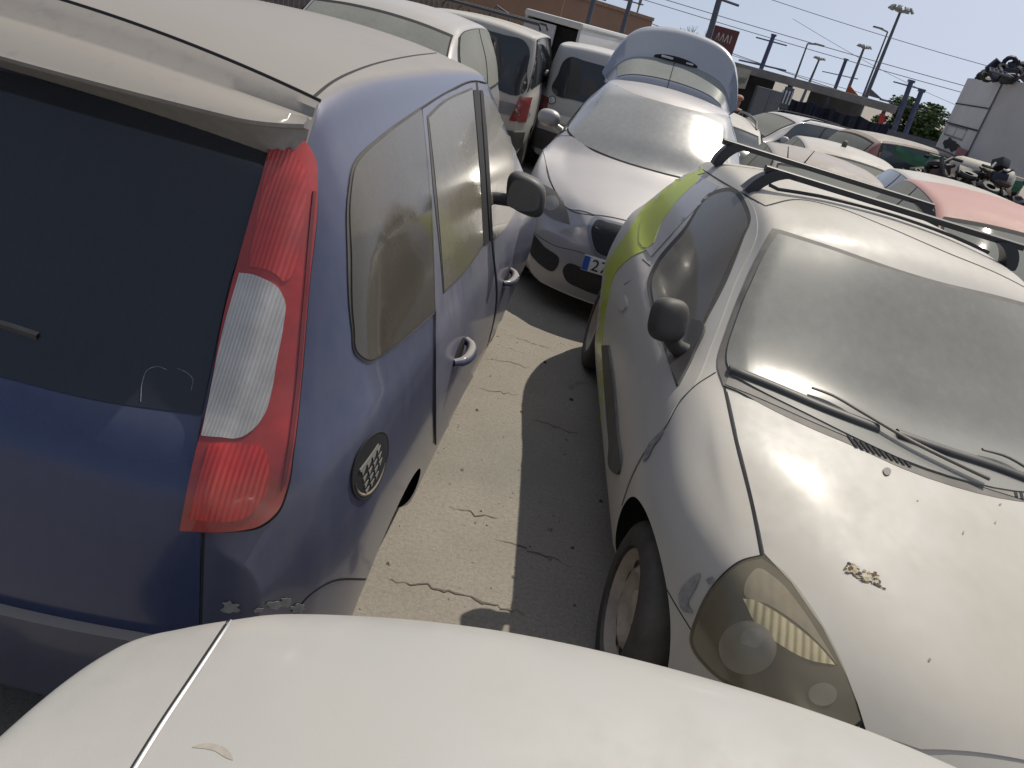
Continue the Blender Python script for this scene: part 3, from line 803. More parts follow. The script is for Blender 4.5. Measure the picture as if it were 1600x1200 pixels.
def gravel():
    rnd = random.Random(21); mb = MB()
    for i in range(560):
        x, y = (rnd.uniform(-.45, .75), rnd.uniform(1.7, 6.5)) if i < 400 else (rnd.uniform(-1.5, 0.3), rnd.uniform(8.5, 14))
        r_ = rnd.uniform(.002, .0065) if rnd.random() < .93 else rnd.uniform(.008, .016)
        z = gz(y); a0 = rnd.uniform(0, 6.28); V = []
        for k in range(5): V.append((x+r_*math.cos(a0+k*1.257)*rnd.uniform(.7, 1.2), y+r_*math.sin(a0+k*1.257)*rnd.uniform(.7, 1.2), z+.0005))
        V.append((x+rnd.uniform(-.3, .3)*r_, y+rnd.uniform(-.3, .3)*r_, z+r_*rnd.uniform(.6, 1.1)))
        mb.add(V, [(k, (k+1) % 5, 5) for k in range(5)], 0 if rnd.random() < .9 else 1)
    tag(mb.build('gravel', [plain('pale_grit', (.26, .235, .20), .9, var=.4, scale=40), plain('dark_grit', (.07, .065, .06), .9, var=.4, scale=40)], smooth=0), kind='stuff', label='loose grit and small stones on the asphalt between the cars')
gravel()

# ------------------------------------------------------------------ white hatchback with a lime green quarter (near right)
Lc = 3.77
P_CL = dict(L=Lc, W=.82, nose=.42, tail=.16, planpow=2.3, facebulge=(.04, .05),
    ztop=[(0, .57), (.12, .67), (.35, .768), (.7, .874), (1.0, .950), (1.07, .972), (1.25, 1.068), (1.62, 1.305), (1.72, 1.362), (1.80, 1.388), (1.98, 1.415), (2.4, 1.435)] + xr(Lc, [(.9, 1.405), (.45, 1.33), (.34, 1.28), (.12, .98), (.03, .85), (0, .78)]),
    ytop=[(0, .40), (.2, .50), (.5, .585), (1.0, .655), (1.25, .64), (1.72, .54), (2.2, .555)] + xr(Lc, [(.8, .545), (.4, .52), (.1, .55), (0, .56)]),
    crown=[(0, .03), (.4, .035), (1.0, .03), (1.25, .05), (1.75, .045), (2.4, .055)] + xr(Lc, [(.5, .05), (0, .03)]),
    ybelt=[(0, .52), (.15, .63), (.4, .71), (.8, .755), (1.1, .765), (2.2, .785)] + xr(Lc, [(.9, .80), (.3, .72), (0, .62)]),
    zbelt=[(0, .55), (.3, .695), (.7, .80), (1.1, .895), (1.8, .915), (2.6, .945)] + xr(Lc, [(.7, 1.0), (.3, .98), (0, .70)]),
    ymax=[(0, .62), (.2, .73), (.5, .825), (.9, .865), (2.0, .865)] + xr(Lc, [(.7, .885), (.3, .83), (0, .68)]),
    zmax=[(0, .46), (.6, .60), (1.5, .60)] + xr(Lc, [(.7, .66), (0, .58)]),
    ysill=[(0, .60), (.5, .79), (1.3, .80)] + xr(Lc, [(.7, .81), (0, .64)]),
    zsill=[(0, .20), (.8, .19), (2.6, .20)] + xr(Lc, [(.5, .26), (0, .30)]),
    bulge=[(0, .02), (.6, .03), (1.1, .012), (1.8, .03), (2.8, .03)] + xr(Lc, [(.4, .01), (0, 0)]),
    arches=[(.75, .265, .315), (Lc-.56, .275, .32)])
cl = Car(P_CL, (1.40, 1.245, 0), 3.090, scale=1.035, tilt=R(1.8), res=.022, nv=6, smooth=3)
cl_root = cl.root('hatchback', 'dirty white hatchback with lime green rear quarter and black roof bars', 'car')
PC = cl.proj_px()
M_WHITE = paint('white_paint', (.52, .51, .485), dust=.26, up=.34, rough=.34, dustcol=(.43, .385, .30), coat=.10, coat_r=.18, spec_lo=.04, scale=1.6)
M_LIME = paint('lime_paint', (.46, .54, .02), dust=.05, up=.12, rough=.4, coat=.3, dustcol=(.45, .45, .30))
M_WSGLASS = glass('dusty_windscreen', .72, tint=(.02, .024, .026), dustcol=(.375, .375, .345), rough=.17, scale=1.1, finek=.12)
M_CLSIDE = glass('dusty_side_glass_brown', .45, tint=(.02, .02, .02), dustcol=(.26, .235, .19), rough=.13)
def half_poly(car, px, axes, mirror=True):
    """outline of the near half from picture points -> closed symmetric outline in local coordinates"""
    out = []
    for p in px:
        q = car.loc_px(*p)
        if q is not None: out.append((q[axes[0]], q[axes[1]]))
    return out
Xc = cl.extra
def clr(line, wd=.006, off=.002, mi=2, n=6): cl.ribbon(Xc, smooth_poly(line, n, False), PC, wd, off, mi)
clr([(1132, 606), (1150, 690), (1175, 790), (1191, 872)], .008)
clr([(1191, 872), (1235, 917), (1282, 985), (1322, 1065), (1352, 1150)], .010)
clr([(1118, 582), (1085, 604), (1060, 632), (1040, 668), (1010, 704), (988, 745), (972, 790)], .005)
clr([(1017, 872), (1050, 935), (1088, 997)], .004)
clr([(1004, 405), (1030, 432), (1020, 470)], .004)
clr([(1110, 288), (1060, 355), (1014, 420), (975, 445)], .005)
clr([(1196, 322), (1240, 312), (1300, 322), (1380, 352), (1480, 395), (1560, 428), (1640, 470)], .010)  # dark ribbon painted along the roof bar's shadow
clr([(1093, 262), (1130, 285), (1165, 305), (1196, 322)], .006)
cl_body = cl.body_obj('body', M_WHITE, cl_root)
def clp(name, poly, mat, off=.004, step=12, skirt=.008, parent=None, n=6, corners=(), sm=True, mirror=False, dome=0):
    mb = MB(); cl.drape(mb, smooth_poly(poly, n, True, corners) if sm else poly, PC, off, step, 0, skirt, mirror=mirror, dome=dome)
    return mb.build(name, mat, parent or cl_root, smooth=45) if mb.v else None
def sym_front(car, px, name, mat, off, step, root, grow_=0.0, proj=None, ax=(0, 1), n=5, corner=()):
    """windscreen-like panel: near half traced, far half mirrored (seen from the front)"""
    hh = [(q, p in corner) for q, p in ((car.loc_px(*p), p) for p in px) if q is not None and q[1] > .05]
    h = [q for q, c in hh]; nc = [i for i, (q, c) in enumerate(hh) if c]; nc += [2*len(h)-1-i for i in nc]
    a = [(q[ax[0]], q[ax[1]]) for q in h]
    if ax == (1, 2): full = a + [(-y, z) for y, z in reversed(a)]; pr = car.proj_front()
    else: full = a + [(x, -y) for x, y in reversed(a)]; pr = car.proj_top()
    if grow_:
        c = np.mean(full, 0); full = [tuple(np.array(p)+(np.array(p)-c)/np.linalg.norm(np.array(p)-c)*grow_) for p in full]
    full = smooth_poly(full, n, True, tuple(nc))
    mb = MB(); car.drape(mb, full, pr, off, step, 0, .006); return mb.build(name, mat, root, smooth=45)
ws_half = [(1402, 428), (1350, 412), (1280, 388), (1214, 368), (1199, 392), (1172, 450), (1148, 512), (1135, 565), (1142, 590), (1180, 610), (1260, 650), (1340, 690), (1410, 722)]
sym_front(cl, [(1408, 424), (1350, 404), (1280, 380), (1206, 358), (1190, 388), (1162, 448), (1138, 510), (1121, 572), (1130, 604), (1180, 628), (1260, 668), (1340, 702), (1410, 734)], 'window_seal', M_DUSTYPLASTIC, .005, .03, cl_root, corner=((1206, 358), (1130, 604)))
cl_ws = sym_front(cl, ws_half, 'windscreen', M_WSGLASS, .011, .03, cl_root, corner=((1214, 368), (1142, 590)))
# cowl with slots
cowl = clp('cowl', [(1133, 603), (1180, 622), (1270, 662), (1400, 716), (1500, 752), (1620, 790), (1620, 765), (1500, 752), (1400, 706), (1270, 650), (1180, 612), (1138, 590)], plain('cowl_grey', (.17, .165, .155), .7, var=.2, dust=.5), .007, 10, .01, corners=(0, 5, 6, 11))
slots = MB()
for k in range(10):
    x0 = 1320+k*9.2; y0 = 681+k*3.4
    cl.drape(slots, [(x0, y0), (x0+4.5, y0+1.6), (x0+20, y0+21), (x0+15, y0+20)], PC, .0088, 5, 0, .001)
slots.build('vent_slots', M_GAP, cowl); slots = MB()
for k in range(4):
    x0 = 1580+k*9; y0 = 762+k*3
    cl.drape(slots, [(x0, y0), (x0+4.5, y0+1.6), (x0+8, y0+18), (x0+3, y0+16)], PC, .0088, 5, 0, .001)
slots.build('vent_slots', M_GAP, cowl)
# wipers
def wiper(blade, arm):
    mb = MB(); H = cl.pts3(smooth_poly(blade, 8, False), PC)
    rows = []
    for h in H:
        p, q = h[0], h[1]; b = np.cross(q, (0, 1, 0)); b /= np.linalg.norm(b)
        rows.append([p+q*.008+b*.020, p+q*.020+b*.016, p+q*.026, p+q*.020-b*.016, p+q*.008-b*.020])
    mb.grid(rows); o = mb.build('wiper', M_PLASTIC, cl_root, smooth=60)
    ab = MB(); H = cl.pts3(smooth_poly(arm, 6, False), PC); ab.tube([h[0]+h[1]*.030 for h in H], [.011-.005*i/len(H) for i in range(len(H))], 8, flat=.6)
    ab.build('wiper_arm', M_DUSTYPLASTIC, o)
wiper([(1140, 582), (1200, 606), (1280, 640), (1368, 674)], [(1535, 758), (1480, 732), (1420, 702), (1340, 655), (1285, 624), (1262, 616)])
wiper([(1398, 682), (1460, 704), (1540, 730), (1640, 768)], [(1690, 810), (1650, 785), (1600, 745), (1560, 722), (1525, 712)])
clp('washer_jet', [(1378, 736), (1384, 733), (1390, 737), (1389, 743), (1382, 745)], M_PLASTIC, .008, 3, .01, n=3)
# bonnet: raised panel between the seams (near half traced, mirrored)
bh = [(1136, 612), (1153, 690), (1178, 790), (1194, 866), (1236, 911), (1284, 980), (1324, 1060), (1354, 1145)]
hb = half_poly(cl, bh, (0, 1)); rb_ = half_poly(cl, [(1180, 628), (1260, 668), (1340, 702), (1405, 732)], (0, 1))
poly = list(reversed(hb)) + rb_ ; poly = [p for p in poly if p[1] > .01]
full = [(hb[-1][0]-.03, .30)] + poly + [(x, -y) for x, y in reversed(poly)] + [(hb[-1][0]-.03, -.30)]
mb = MB(); cl.drape(mb, full, cl.proj_top(), .004, .045, 0, .006)
bonnet = mb.build('bonnet', M_WHITE, cl_root, smooth=45)
# side glass, lime quarter, trims
dwin = [(1118, 306), (1146, 303), (1164, 328), (1169, 348), (1158, 375), (1128, 440), (1100, 503), (1078, 560), (1060, 598), (1045, 548), (1024, 476), (1021, 438), (1030, 418), (1070, 368)]
cdoor = clp('door', [(1112, 290), (1150, 296), (1180, 330), (1184, 352), (1150, 440), (1112, 540), (1085, 602), (1060, 630), (1040, 666), (1010, 702), (988, 742), (972, 790), (956, 700), (948, 600), (948, 520), (960, 462), (985, 440), (1014, 420), (1060, 355)], M_WHITE, .0035, 12, .006, corners=(0, 11))
clp('window_seal', grow(dwin, 8), M_RUBBER, .006, 10, parent=cdoor, corners=(8,))
clp('door_window', dwin, M_CLSIDE, .009, 10, parent=cdoor, corners=(8,))
clp('mirror_mount', [(1062, 604), (1045, 552), (1056, 522), (1072, 540), (1084, 502), (1100, 506), (1086, 556)], M_PLASTIC, .014, 6, .012, cdoor, corners=(0, 4))
qwin = [(1004, 350), (1030, 312), (1068, 275), (1098, 279), (1124, 292), (1066, 350), (1018, 402), (1008, 386)]
clp('lime_quarter_panel', [(1092, 258), (1060, 264), (1012, 316), (975, 372), (948, 412), (933, 452), (928, 520), (932, 600), (940, 660), (943, 600), (942, 530), (950, 470), (964, 424), (990, 400), (1014, 388), (1022, 350), (1046, 308), (1074, 280), (1102, 270)], M_LIME, .0035, 8, .005, corners=(0, 8, 18))
qo = clp('quarter_window', qwin, paint('lilac_film', (.40, .40, .44), dust=.3, up=.2, rough=.3), .006, 7, .006, corners=(0, 4, 6))
clp('lime_band', [(1002, 350), (1028, 312), (1066, 274), (1094, 276), (1062, 312), (1034, 350), (1014, 388), (1006, 388)], M_LIME, .0072, 6, .002, qo, n=3)
clp('side_moulding', [(943, 540), (953, 540), (962, 600), (969, 680), (973, 728), (968, 742), (961, 738), (955, 690), (948, 610)], M_DUSTYPLASTIC, .012, 6, .014, corners=(0, 1))
clp('door_handle', [(970, 467), (977, 462), (982, 470), (981, 481), (975, 487), (970, 480)], M_WHITE, .014, 3, .014, cdoor)
# mirror
def egg(mb, c, r3, rotz=0.0, roty=0.0, e=2.4, seg=4, mi=0):
    bm = bmesh.new(); bmesh.ops.create_icosphere(bm, subdivisions=seg, radius=1); Mx = Matrix.Rotation(rotz, 3, 'Z') @ Matrix.Rotation(roty, 3, 'Y')
    for v in bm.verts:
        x, y, z = v.co; k = (abs(x)**e+abs(y)**e+abs(z)**e)**(-1/e)
        v.co = Mx @ Vector((x*k*r3[0], y*k*r3[1], z*k*r3[2])) + Vector(c)
    bm.verts.index_update(); mb.add([v.co for v in bm.verts], [[v.index for v in f.verts] for f in bm.faces], mi); bm.free(); return mb
def px_point(car, px, py, ylat):
    """local point where the sight line meets the plane y = ylat"""
    o = car.to_local(CAM_P); d = car.A @ ray(px, py); t = (ylat-o[1])/d[1]; return o+d*t
mc = px_point(cl, 1044, 500, .87)
mb = egg(MB(), mc, (.052, .062, .074), .3, .30, 3.0); mb.add([(p[0]+(p[0]-mc[0])*0, p[1], p[2]) for p in []], []); mb.tube([tuple(mc+np.array([.01, -.02, -.045])), tuple(mc+np.array([.005, -.06, -.085])), tuple(mc+np.array([.0, -.12, -.10]))], [.032, .028, .036], 12)
cm = mb.build('wing_mirror', plain('mirror_plastic', (.034, .032, .031), .6, var=.3, dust=.22), cl_root, smooth=60)
mb = egg(MB(), mc+np.array([.018, 0, 0]), (.042, .058, .058), .25, 0, 2.3); mb.build('mirror_glass', glass('mirror_glass', .35, rough=.1), cm)
# headlamp: bowl shapes under a dull lens
hl = [(1190, 874), (1216, 893), (1258, 944), (1298, 1008), (1326, 1070), (1343, 1124), (1322, 1140), (1250, 1120), (1170, 1080), (1115, 1045), (1086, 1003), (1096, 962), (1125, 912), (1160, 882)]
M_HL = lens('headlamp_dark', (.085, .074, .050), rough=.16, var=.3, dust=.25)
hlo = clp('headlamp', hl, M_HL, .006, 10, .01, corners=(0, 5))
clp('lamp_seal', grow(hl, 7), M_GAP, .0028, 10, .004, hlo, corners=(0, 5))
clp('indicator_reflector', [(1162, 936), (1176, 938), (1200, 950), (1240, 978), (1280, 1012), (1304, 1040), (1270, 1034), (1222, 1010), (1184, 978)], lens('amber_reflector', (.78, .68, .42), ribs=60, axis=1, depth=.5, ribmix=.3, rough=.2, dust=.1), .0085, 5, .004, hlo, corners=(0, 5))
clp('upper_diffuser', [(1182, 890), (1212, 906), (1250, 950), (1288, 1008), (1308, 1040), (1280, 1008), (1240, 972), (1200, 946), (1164, 930), (1168, 905)], lens('brown_diffuser', (.34, .29, .20), ribs=40, axis=1, depth=.1, ribmix=.12, rough=.25, dust=.3), .0075, 5, .004, hlo, corners=(4,))
clp('reflector_bowl', blob(1170, 1012, 44, 42, 3, 24, 0), lens('hazy_bowl', (.19, .185, .16), rough=.3, dust=.5), .0075, 5, .004, hlo, dome=.009)
clp('reflector_core', blob(1178, 998, 17, 16, 3, 18, 0), lens('hazy_core', (.34, .335, .30), rough=.2, dust=.4), .0145, 3, .010, hlo, dome=.004)
clp('small_bowl', blob(1285, 1085, 22, 18, 3, 20, 0), lens('hazy_bowl', (.19, .185, .16)), .0085, 5, .004, hlo)
def clear_cover(name, mat_name, poly, col, amt):
    m, n, b = nodes_of(mat_name); b.inputs['Base Color'].default_value = (*col, 1); b.inputs['Roughness'].default_value = .22; b.inputs['Coat Weight'].default_value = .5
    tr = n.nodes.new('ShaderNodeBsdfTransparent'); mx = n.nodes.new('ShaderNodeMixShader'); n.links.new(ramp(n, noise(n, 7, 5, .6), .3, .7, amt*.7, amt*1.2), mx.inputs[0])
    n.links.new(tr.outputs[0], mx.inputs[1]); n.links.new(b.outputs[0], mx.inputs[2]); n.links.new(mx.outputs[0], n.nodes['Material Output'].inputs[0])
    return clp(name, poly, m, .021, 10, .017, hlo, corners=(0, 5))
clear_cover('lamp_cover', 'yellowed_cover', hl, (.36, .31, .19), .27)
# damage and dirt
rnd = random.Random(33)
PEEL = [plain('peeled_primer', (.42, .34, .21), .8, var=.4, scale=70), plain('pale_primer', (.52, .47, .36), .8, var=.3, scale=70), plain('dark_rust', (.12, .075, .045), .85, var=.5, scale=70)]
mb = MB()
for i in range(30):
    t = rnd.uniform(-1, 1); x = 1352+t*24+rnd.uniform(-4, 4); y = 900+t*9+rnd.uniform(-11, 11)*(1-.6*abs(t))
    cl.drape(mb, blob(x, y, rnd.uniform(2, 7), rnd.uniform(1.5, 4), 100+i, 11, .5, rnd.uniform(0, 1)), PC, .0058+.0001*i, 2.5, (0, 1, 0, 1, 2)[i % 5], .001)
for i, (x, y, r1, r2) in enumerate([(1322, 886, 2, 4), (1319, 890, 1.5, 3), (1326, 882, 3, 1.5), (1370, 916, 7, 1.5), (1380, 921, 4, 1)]): cl.drape(mb, blob(x, y, r1, r2, 200+i, 10, .4, .4), PC, .0066, 2.5, 2, .001)
mb.build('peeled_patch', PEEL, cl_root)
marks(cl, cl_root, [[(1008, 712), (1014, 696), (1026, 682), (1038, 672), (1032, 686), (1022, 698), (1014, 715), (1006, 722)], [(1062, 930), (1080, 905), (1095, 896), (1088, 920), (1076, 945), (1084, 958), (1070, 955)], blob(1112, 907, 6, 5, 41, 10, .5)], plain('scraped_paint', (.26, .26, .27), .7, var=.3, scale=40), 'scraped_paint', .0045, 4)
rnd = random.Random(5)
for i in range(5):
    mb = MB(); x, y = rnd.uniform(1220, 1590), rnd.uniform(780, 1120); cl.drape(mb, blob(x, y, rnd.uniform(1.0, 3.2), rnd.uniform(.8, 1.8), 60+i, 9, .5, rnd.uniform(0, 3)), PC, .0055, 2, 0, .0005)
    if mb.v: mb.build('dirt_fleck', plain('brown_dirt', (.33, .29, .23), .9, var=.4, scale=40), cl_root)
# roof bars
def roof_bar(pl, pr, zl=.10):
    """bar from its near end to its far end; feet bend down to the gutters"""
    a = cl.loc_px(*pl); o = cl.to_local(CAM_P)
    def plane(px, py, xloc):
        d = cl.A @ ray(px, py); return o+d*((xloc-o[0])/d[0])
    return a, plane
def add_bar(xbar, y0, y1, zb, name='roof_bar'):
    mb = MB(); ys = np.linspace(y0, y1, 25); mid = (y0+y1)/2; hw = (y1-y0)/2
    prof = [(xbar, y, zb) for y in ys]
    rows = []
    for y in ys:
        rows.append([(xbar-.016, y, zb-.012), (xbar-.016, y, zb+.010), (xbar-.010, y, zb+.014), (xbar+.010, y, zb+.014), (xbar+.016, y, zb+.010), (xbar+.016, y, zb-.012), (xbar-.016, y, zb-.012)])
    mb.grid(rows); mb.add(rows[0][:6], [tuple(range(6))]); mb.add(rows[-1][:6], [tuple(range(6))])
    return mb
def foot(mb, xbar, yf, sg, zb, pts):
    rows = []
    for (dy, dz, hw) in pts:
        y = yf+sg*dy; z = zb+dz; rows.append([(xbar-hw, y-.0, z-.012), (xbar-hw, y+sg*.022, z+.002), (xbar+hw, y+sg*.022, z+.002), (xbar+hw, y, z-.012), (xbar-hw, y, z-.012)])
    mb.grid(rows); mb.add(rows[-1][:4], [tuple(range(4))])
M_BAR = plain('black_bar_paint', (.022, .024, .030), .45, var=.25, dust=.10)
o_ = cl.to_local(CAM_P)
def pl_x(px, py, x): d = cl.A @ ray(px, py); return o_+d*((x-o_[0])/d[0])
for xb, pa, pb in ((2.78, (1130, 220), (1458, 322)), (2.10, (1196, 262), (1598, 386))):
    A_, B_ = pl_x(*pa, xb), pl_x(*pb, xb)
    zb = min(max((A_[2]+B_[2])/2, 1.47), 1.60)
    ya = A_[1]; yb = B_[1]
    mb = MB(); rows = []
    for t in np.linspace(0, 1, 25):
        y = ya+(yb-ya)*t; z = A_[2]+(B_[2]-A_[2])*t
        rows.append([(xb-.016, y, z-.014), (xb-.016, y, z+.008), (xb-.010, y, z+.012), (xb+.010, y, z+.012), (xb+.016, y, z+.008), (xb+.016, y, z-.014), (xb-.016, y, z-.014)])
    mb.grid(rows); mb.add(rows[0][:6], [tuple(range(6))]); mb.add(rows[-1][:6], [tuple(range(6))])
    bar = mb.build('roof_bar', M_BAR, cl_root, smooth=40)
    for sg, ye, ze in ((1, ya, A_[2]), (-1, yb, B_[2])):
        fb = MB(); y0 = ye-sg*.10; gut = sg*.575
        h = cl.hit(np.array([xb, gut, 3.0]), np.array([0, 0, -1.0])); zg = h[0][2] if h else 1.36
        rows = []
        for t in np.linspace(0, 1, 12):
            e = t*t*(3-2*t); y = y0*(1-t)+gut*t+sg*.03*math.sin(math.pi*t); z = (ze-.005)*(1-e)+(zg+.005)*e; hw = .022+.020*t
            th = .030-.012*t
            rows.append([(xb-hw, y-sg*th, z-.004), (xb-hw, y+sg*th, z+.010), (xb+hw, y+sg*th, z+.010), (xb+hw, y-sg*th, z-.004), (xb-hw, y-sg*th, z-.004)])
        fb.grid(rows); fb.add(rows[-1][:4], [tuple(range(4))]); fb.build('rack_foot', M_BAR, bar, smooth=40)
    if xb < 2.5:
        rb = MB(); rb.tube([(xb-.03, .50, cl.hit(np.array([xb-.03, .50, 3.]), np.array([0, 0, -1.]))[0][2]+.03)] + [(xb-.03, y, cl.hit(np.array([xb-.03, y, 3.]), np.array([0, 0, -1.]))[0][2]+.018) for y in np.linspace(.46, -.46, 12)], .007, 8)
        rb.build('tie_rod', M_BAR, bar)
for ax in (P_CL['arches'][0][0], P_CL['arches'][1][0]):
    for sg in (1, -1): wheel(cl_root, ax, sg*.735, .268-sg*.70*math.tan(R(1.8)), .275, .175, .66, sg, mat=plain('tan_steel_rim', (.40, .34, .28), .55, .1, var=.25, scale=14, dust=.2))

# ------------------------------------------------------------------ silver car facing the camera, boot lid up
Ls = 4.10
P_SE = dict(L=Ls, W=.88, nose=.46, tail=.15, planpow=2.1, facebulge=(.05, .03),
    ztop=[(0, .70), (.10, .765), (.35, .83), (.7, .90), (1.05, .965), (1.15, 1.0), (1.40, 1.185), (1.62, 1.322), (1.78, 1.413), (1.86, 1.455), (2.05, 1.51), (2.45, 1.54)] + xr(Ls, [(1.0, 1.52), (.55, 1.46), (.40, 1.39), (.2, 1.14), (.08, .98), (0, .88)]),
    ytop=[(0, .30), (.15, .42), (.4, .53), (.8, .62), (1.1, .665), (1.4, .63), (1.85, .535), (2.4, .55)] + xr(Ls, [(.8, .53), (.4, .50), (.1, .56), (0, .58)]),
    crown=[(0, .02), (.4, .03), (1.0, .05), (1.4, .085), (1.85, .065), (2.4, .055)] + xr(Ls, [(.5, .05), (0, .03)]),
    ybelt=[(0, .50), (.12, .62), (.35, .73), (.8, .82), (1.2, .84), (2.4, .84)] + xr(Ls, [(.9, .82), (.3, .76), (0, .66)]),
    zbelt=[(0, .56), (.25, .70), (.6, .82), (1.1, .93), (1.9, .97), (2.8, 1.01)] + xr(Ls, [(.6, 1.03), (.2, .98), (0, .80)]),
    ymax=[(0, .66), (.2, .77), (.5, .85), (.9, .88), (2.0, .885)] + xr(Ls, [(.7, .885), (.3, .83), (0, .72)]),
    zmax=[(0, .46), (.8, .62), (2, .64)] + xr(Ls, [(.6, .68), (0, .62)]),
    ysill=[(0, .62), (.5, .80), (1.3, .82)] + xr(Ls, [(.6, .82), (0, .68)]),
    zsill=[(0, .20), (.8, .20)] + xr(Ls, [(1, .21), (0, .30)]),
    bulge=[(0, .02), (.6, .03), (1.1, .015), (1.9, .035)] + xr(Ls, [(.8, .03), (.3, .01), (0, 0)]),
    arches=[(.88, .315, .35), (Ls-.75, .315, .35)])
se = Car(P_SE, (.512, 5.202, 0), 3.218, res=.024, nv=6, smooth=4)
se_root = se.root('family_car', 'silver car facing the camera with its boot lid raised and plate starting 27', 'car')
PS = se.proj_px()
M_SILVER = paint('silver_paint', (.40, .39, .385), dust=.26, up=.22, rough=.30, metal=.55, dustcol=(.47, .44, .42), coat=.5, scale=1.8)
Xs = se.extra
def ser(line, wd=.006, off=.002, mi=2, mirror=True): se.ribbon(Xs, smooth_poly(line, 6, False), PS, wd, off, mi, mirror=mirror)
ser([(854, 220), (857, 277), (872, 306), (890, 328), (928, 337)], .007)
ser([(892, 212), (868, 214), (856, 222)], .005)
ser([(818, 352), (870, 385), (900, 392), (935, 405)], .004)
se_body = se.body_obj('body', M_SILVER, se_root)
def sep(name, poly, mat, off=.004, step=6, skirt=.008, parent=None, n=6, corners=(), mirror=False):
    mb = MB(); se.drape(mb, smooth_poly(poly, n, True, corners), PS, off, step, 0, skirt, mirror=mirror)
    return mb.build(name, mat, parent or se_root, smooth=45) if mb.v else None
sws = [(1040, 163), (990, 147), (942, 134), (925, 150), (905, 175), (890, 196), (891, 208), (902, 220), (930, 235), (970, 251), (1005, 262)]
sym_front(se, sws, 'window_seal', M_GAP, .003, .035, se_root, .012, corner=((942, 134),))
sym_front(se, sws, 'windscreen', glass('dusty_windscreen_silver', .78, tint=(.02, .024, .026), dustcol=(.38, .385, .37), rough=.15, scale=1.0, glare=1.6, coat_r=.11, finek=.10), .006, .035, se_root, corner=((942, 134),))
for sg in (1, -1):
    mb = MB(); se.drape(mb, smooth_poly([(.17, .37*sg), (.25, .50*sg), (.40, .655*sg), (.62, .765*sg), (.74, .80*sg), (.62, .70*sg), (.42, .56*sg), (.28, .44*sg)], 5) if False else smooth_poly([(828, 279), (848, 288), (872, 303), (886, 328), (891, 350), (875, 346), (853, 335), (834, 312)], 6, True, (0, 4)), PS, .006, 6, 0, .01)
    if sg < 0: mb.v = [(a, -b, c) for a, b, c in mb.v]; mb.f = [f[::-1] for f in mb.f]
    ho = mb.build('headlamp', M_HL, se_root, smooth=45)
    mb = MB(); se.drape(mb, blob(862, 318, 12, 12, 3, 20, 0), PS, .008, 4, 0, .004)
    if sg < 0: mb.v = [(a, -b, c) for a, b, c in mb.v]; mb.f = [f[::-1] for f in mb.f]
    if mb.v: mb.build('lamp_bowl', lens('hazy_bowl', (.19, .185, .16)), ho)
sym_front(se, [(962, 341), (928, 336), (890, 327), (872, 305), (859, 277), (856, 226), (872, 217), (893, 214), (930, 239), (970, 255), (1002, 265)], 'bonnet', M_SILVER, .006, .035, se_root, corner=((928, 336), (893, 214)))
# grille and lower openings on the front face (drawn from the front: y, z)
def sef(name, poly, mat, off=.004, step=.03, skirt=.01, parent=None, n=6, corners=()):
    mb = MB(); se.drape(mb, smooth_poly(poly, n, True, corners), se.proj_front(), off, step, 0, skirt)
    return mb.build(name, mat, parent or se_root, smooth=45) if mb.v else None
M_MESHG = plain('black_grille', (.016, .017, .020), .5, var=.5, scale=60)
g_ = [(0, .735), (.16, .73), (.255, .715), (.265, .68), (.235, .60), (.19, .545), (.10, .53), (0, .53)]
gp = g_ + [(-y, z) for y, z in reversed(g_[1:-1])]
sef('grille_surround', [(y*1.12, .635+(z-.635)*1.14) for y, z in gp], plain('grille_surround', (.30, .31, .34), .3, .7, var=.1), .008, .03, .012)
sef('grille', gp, M_MESHG, .012, .03, .012)
lo = [(0, .40), (.26, .40), (.36, .385), (.38, .33), (.34, .27), (.22, .25), (0, .25)]
sef('lower_grille', lo+[(-y, z) for y, z in reversed(lo[1:-1])], M_MESHG, .006, .03, .01)
for sg in (1, -1): sef('fog_lamp_opening', [(sg*y, z) for y, z in [(.43, .39), (.56, .42), (.70, .455), (.71, .40), (.66, .33), (.55, .285), (.45, .285)]], M_MESHG, .006, .03, .01)
# number plate
def plate(car, root, cy, cz, xs, text, wd=.52, ht=.11, tilt=.0, front=True):
    r_ = MB(); r_.box(Vector((xs, cy, cz)), (.012, wd, ht), 0, None, .004); po = r_.build('number_plate', M_PLATE, root, smooth=40)
    d = -1 if front else 1
    b = MB(); b.box(Vector((xs+d*.0075, cy-d*(-1)*(wd/2-.024)*1.0 if False else cy+(wd/2-.024)*(1 if front else -1), cz)), (.003, .044, ht-.01)); b.build('blue_band', M_PLATEBLUE, po)
    cu = bpy.data.curves.new('t', 'FONT'); cu.body = text; cu.size = ht*1.05; cu.extrude = .001; cu.space_character = 1.08
    to = bpy.data.objects.new('t', cu); me = to.to_mesh(); V = [v.co.copy() for v in me.vertices]; F = [list(p.vertices) for p in me.polygons]
    tb = MB(); s_ = 1 if front else -1; st = wd/2-.062
    # reading direction: from the car's right to its left when seen from the front
    tb.add([(xs+d*(.0085+.001*(v.z > 0)), cy+s_*(st-v.x), cz-ht*.36+v.y) for v in V], F); to.to_mesh_clear(); bpy.data.objects.remove(to)
    tb.build('plate_characters', M_BLACKINK, po, smooth=0); return po
plate(se, se_root, 0, .455, -.055, '27', .52, .11)
# wing mirrors
for sg in (1, -1):
    q = px_point(se, 858, 184, .97) if sg > 0 else np.array([1.42, -.97, .98])
    if sg < 0: q = px_point(se, 858, 184, .97)*np.array([1, -1, 1])
    mb = egg(MB(), q, (.07, .105, .075), -.2*sg, 0, 2.3); mb.tube([tuple(q+np.array([.02, -.06*sg, -.05])), tuple(q+np.array([.03, -.16*sg, -.09]))], [.03, .035], 10)
    mo = mb.build('wing_mirror', M_SILVER, se_root, smooth=60)
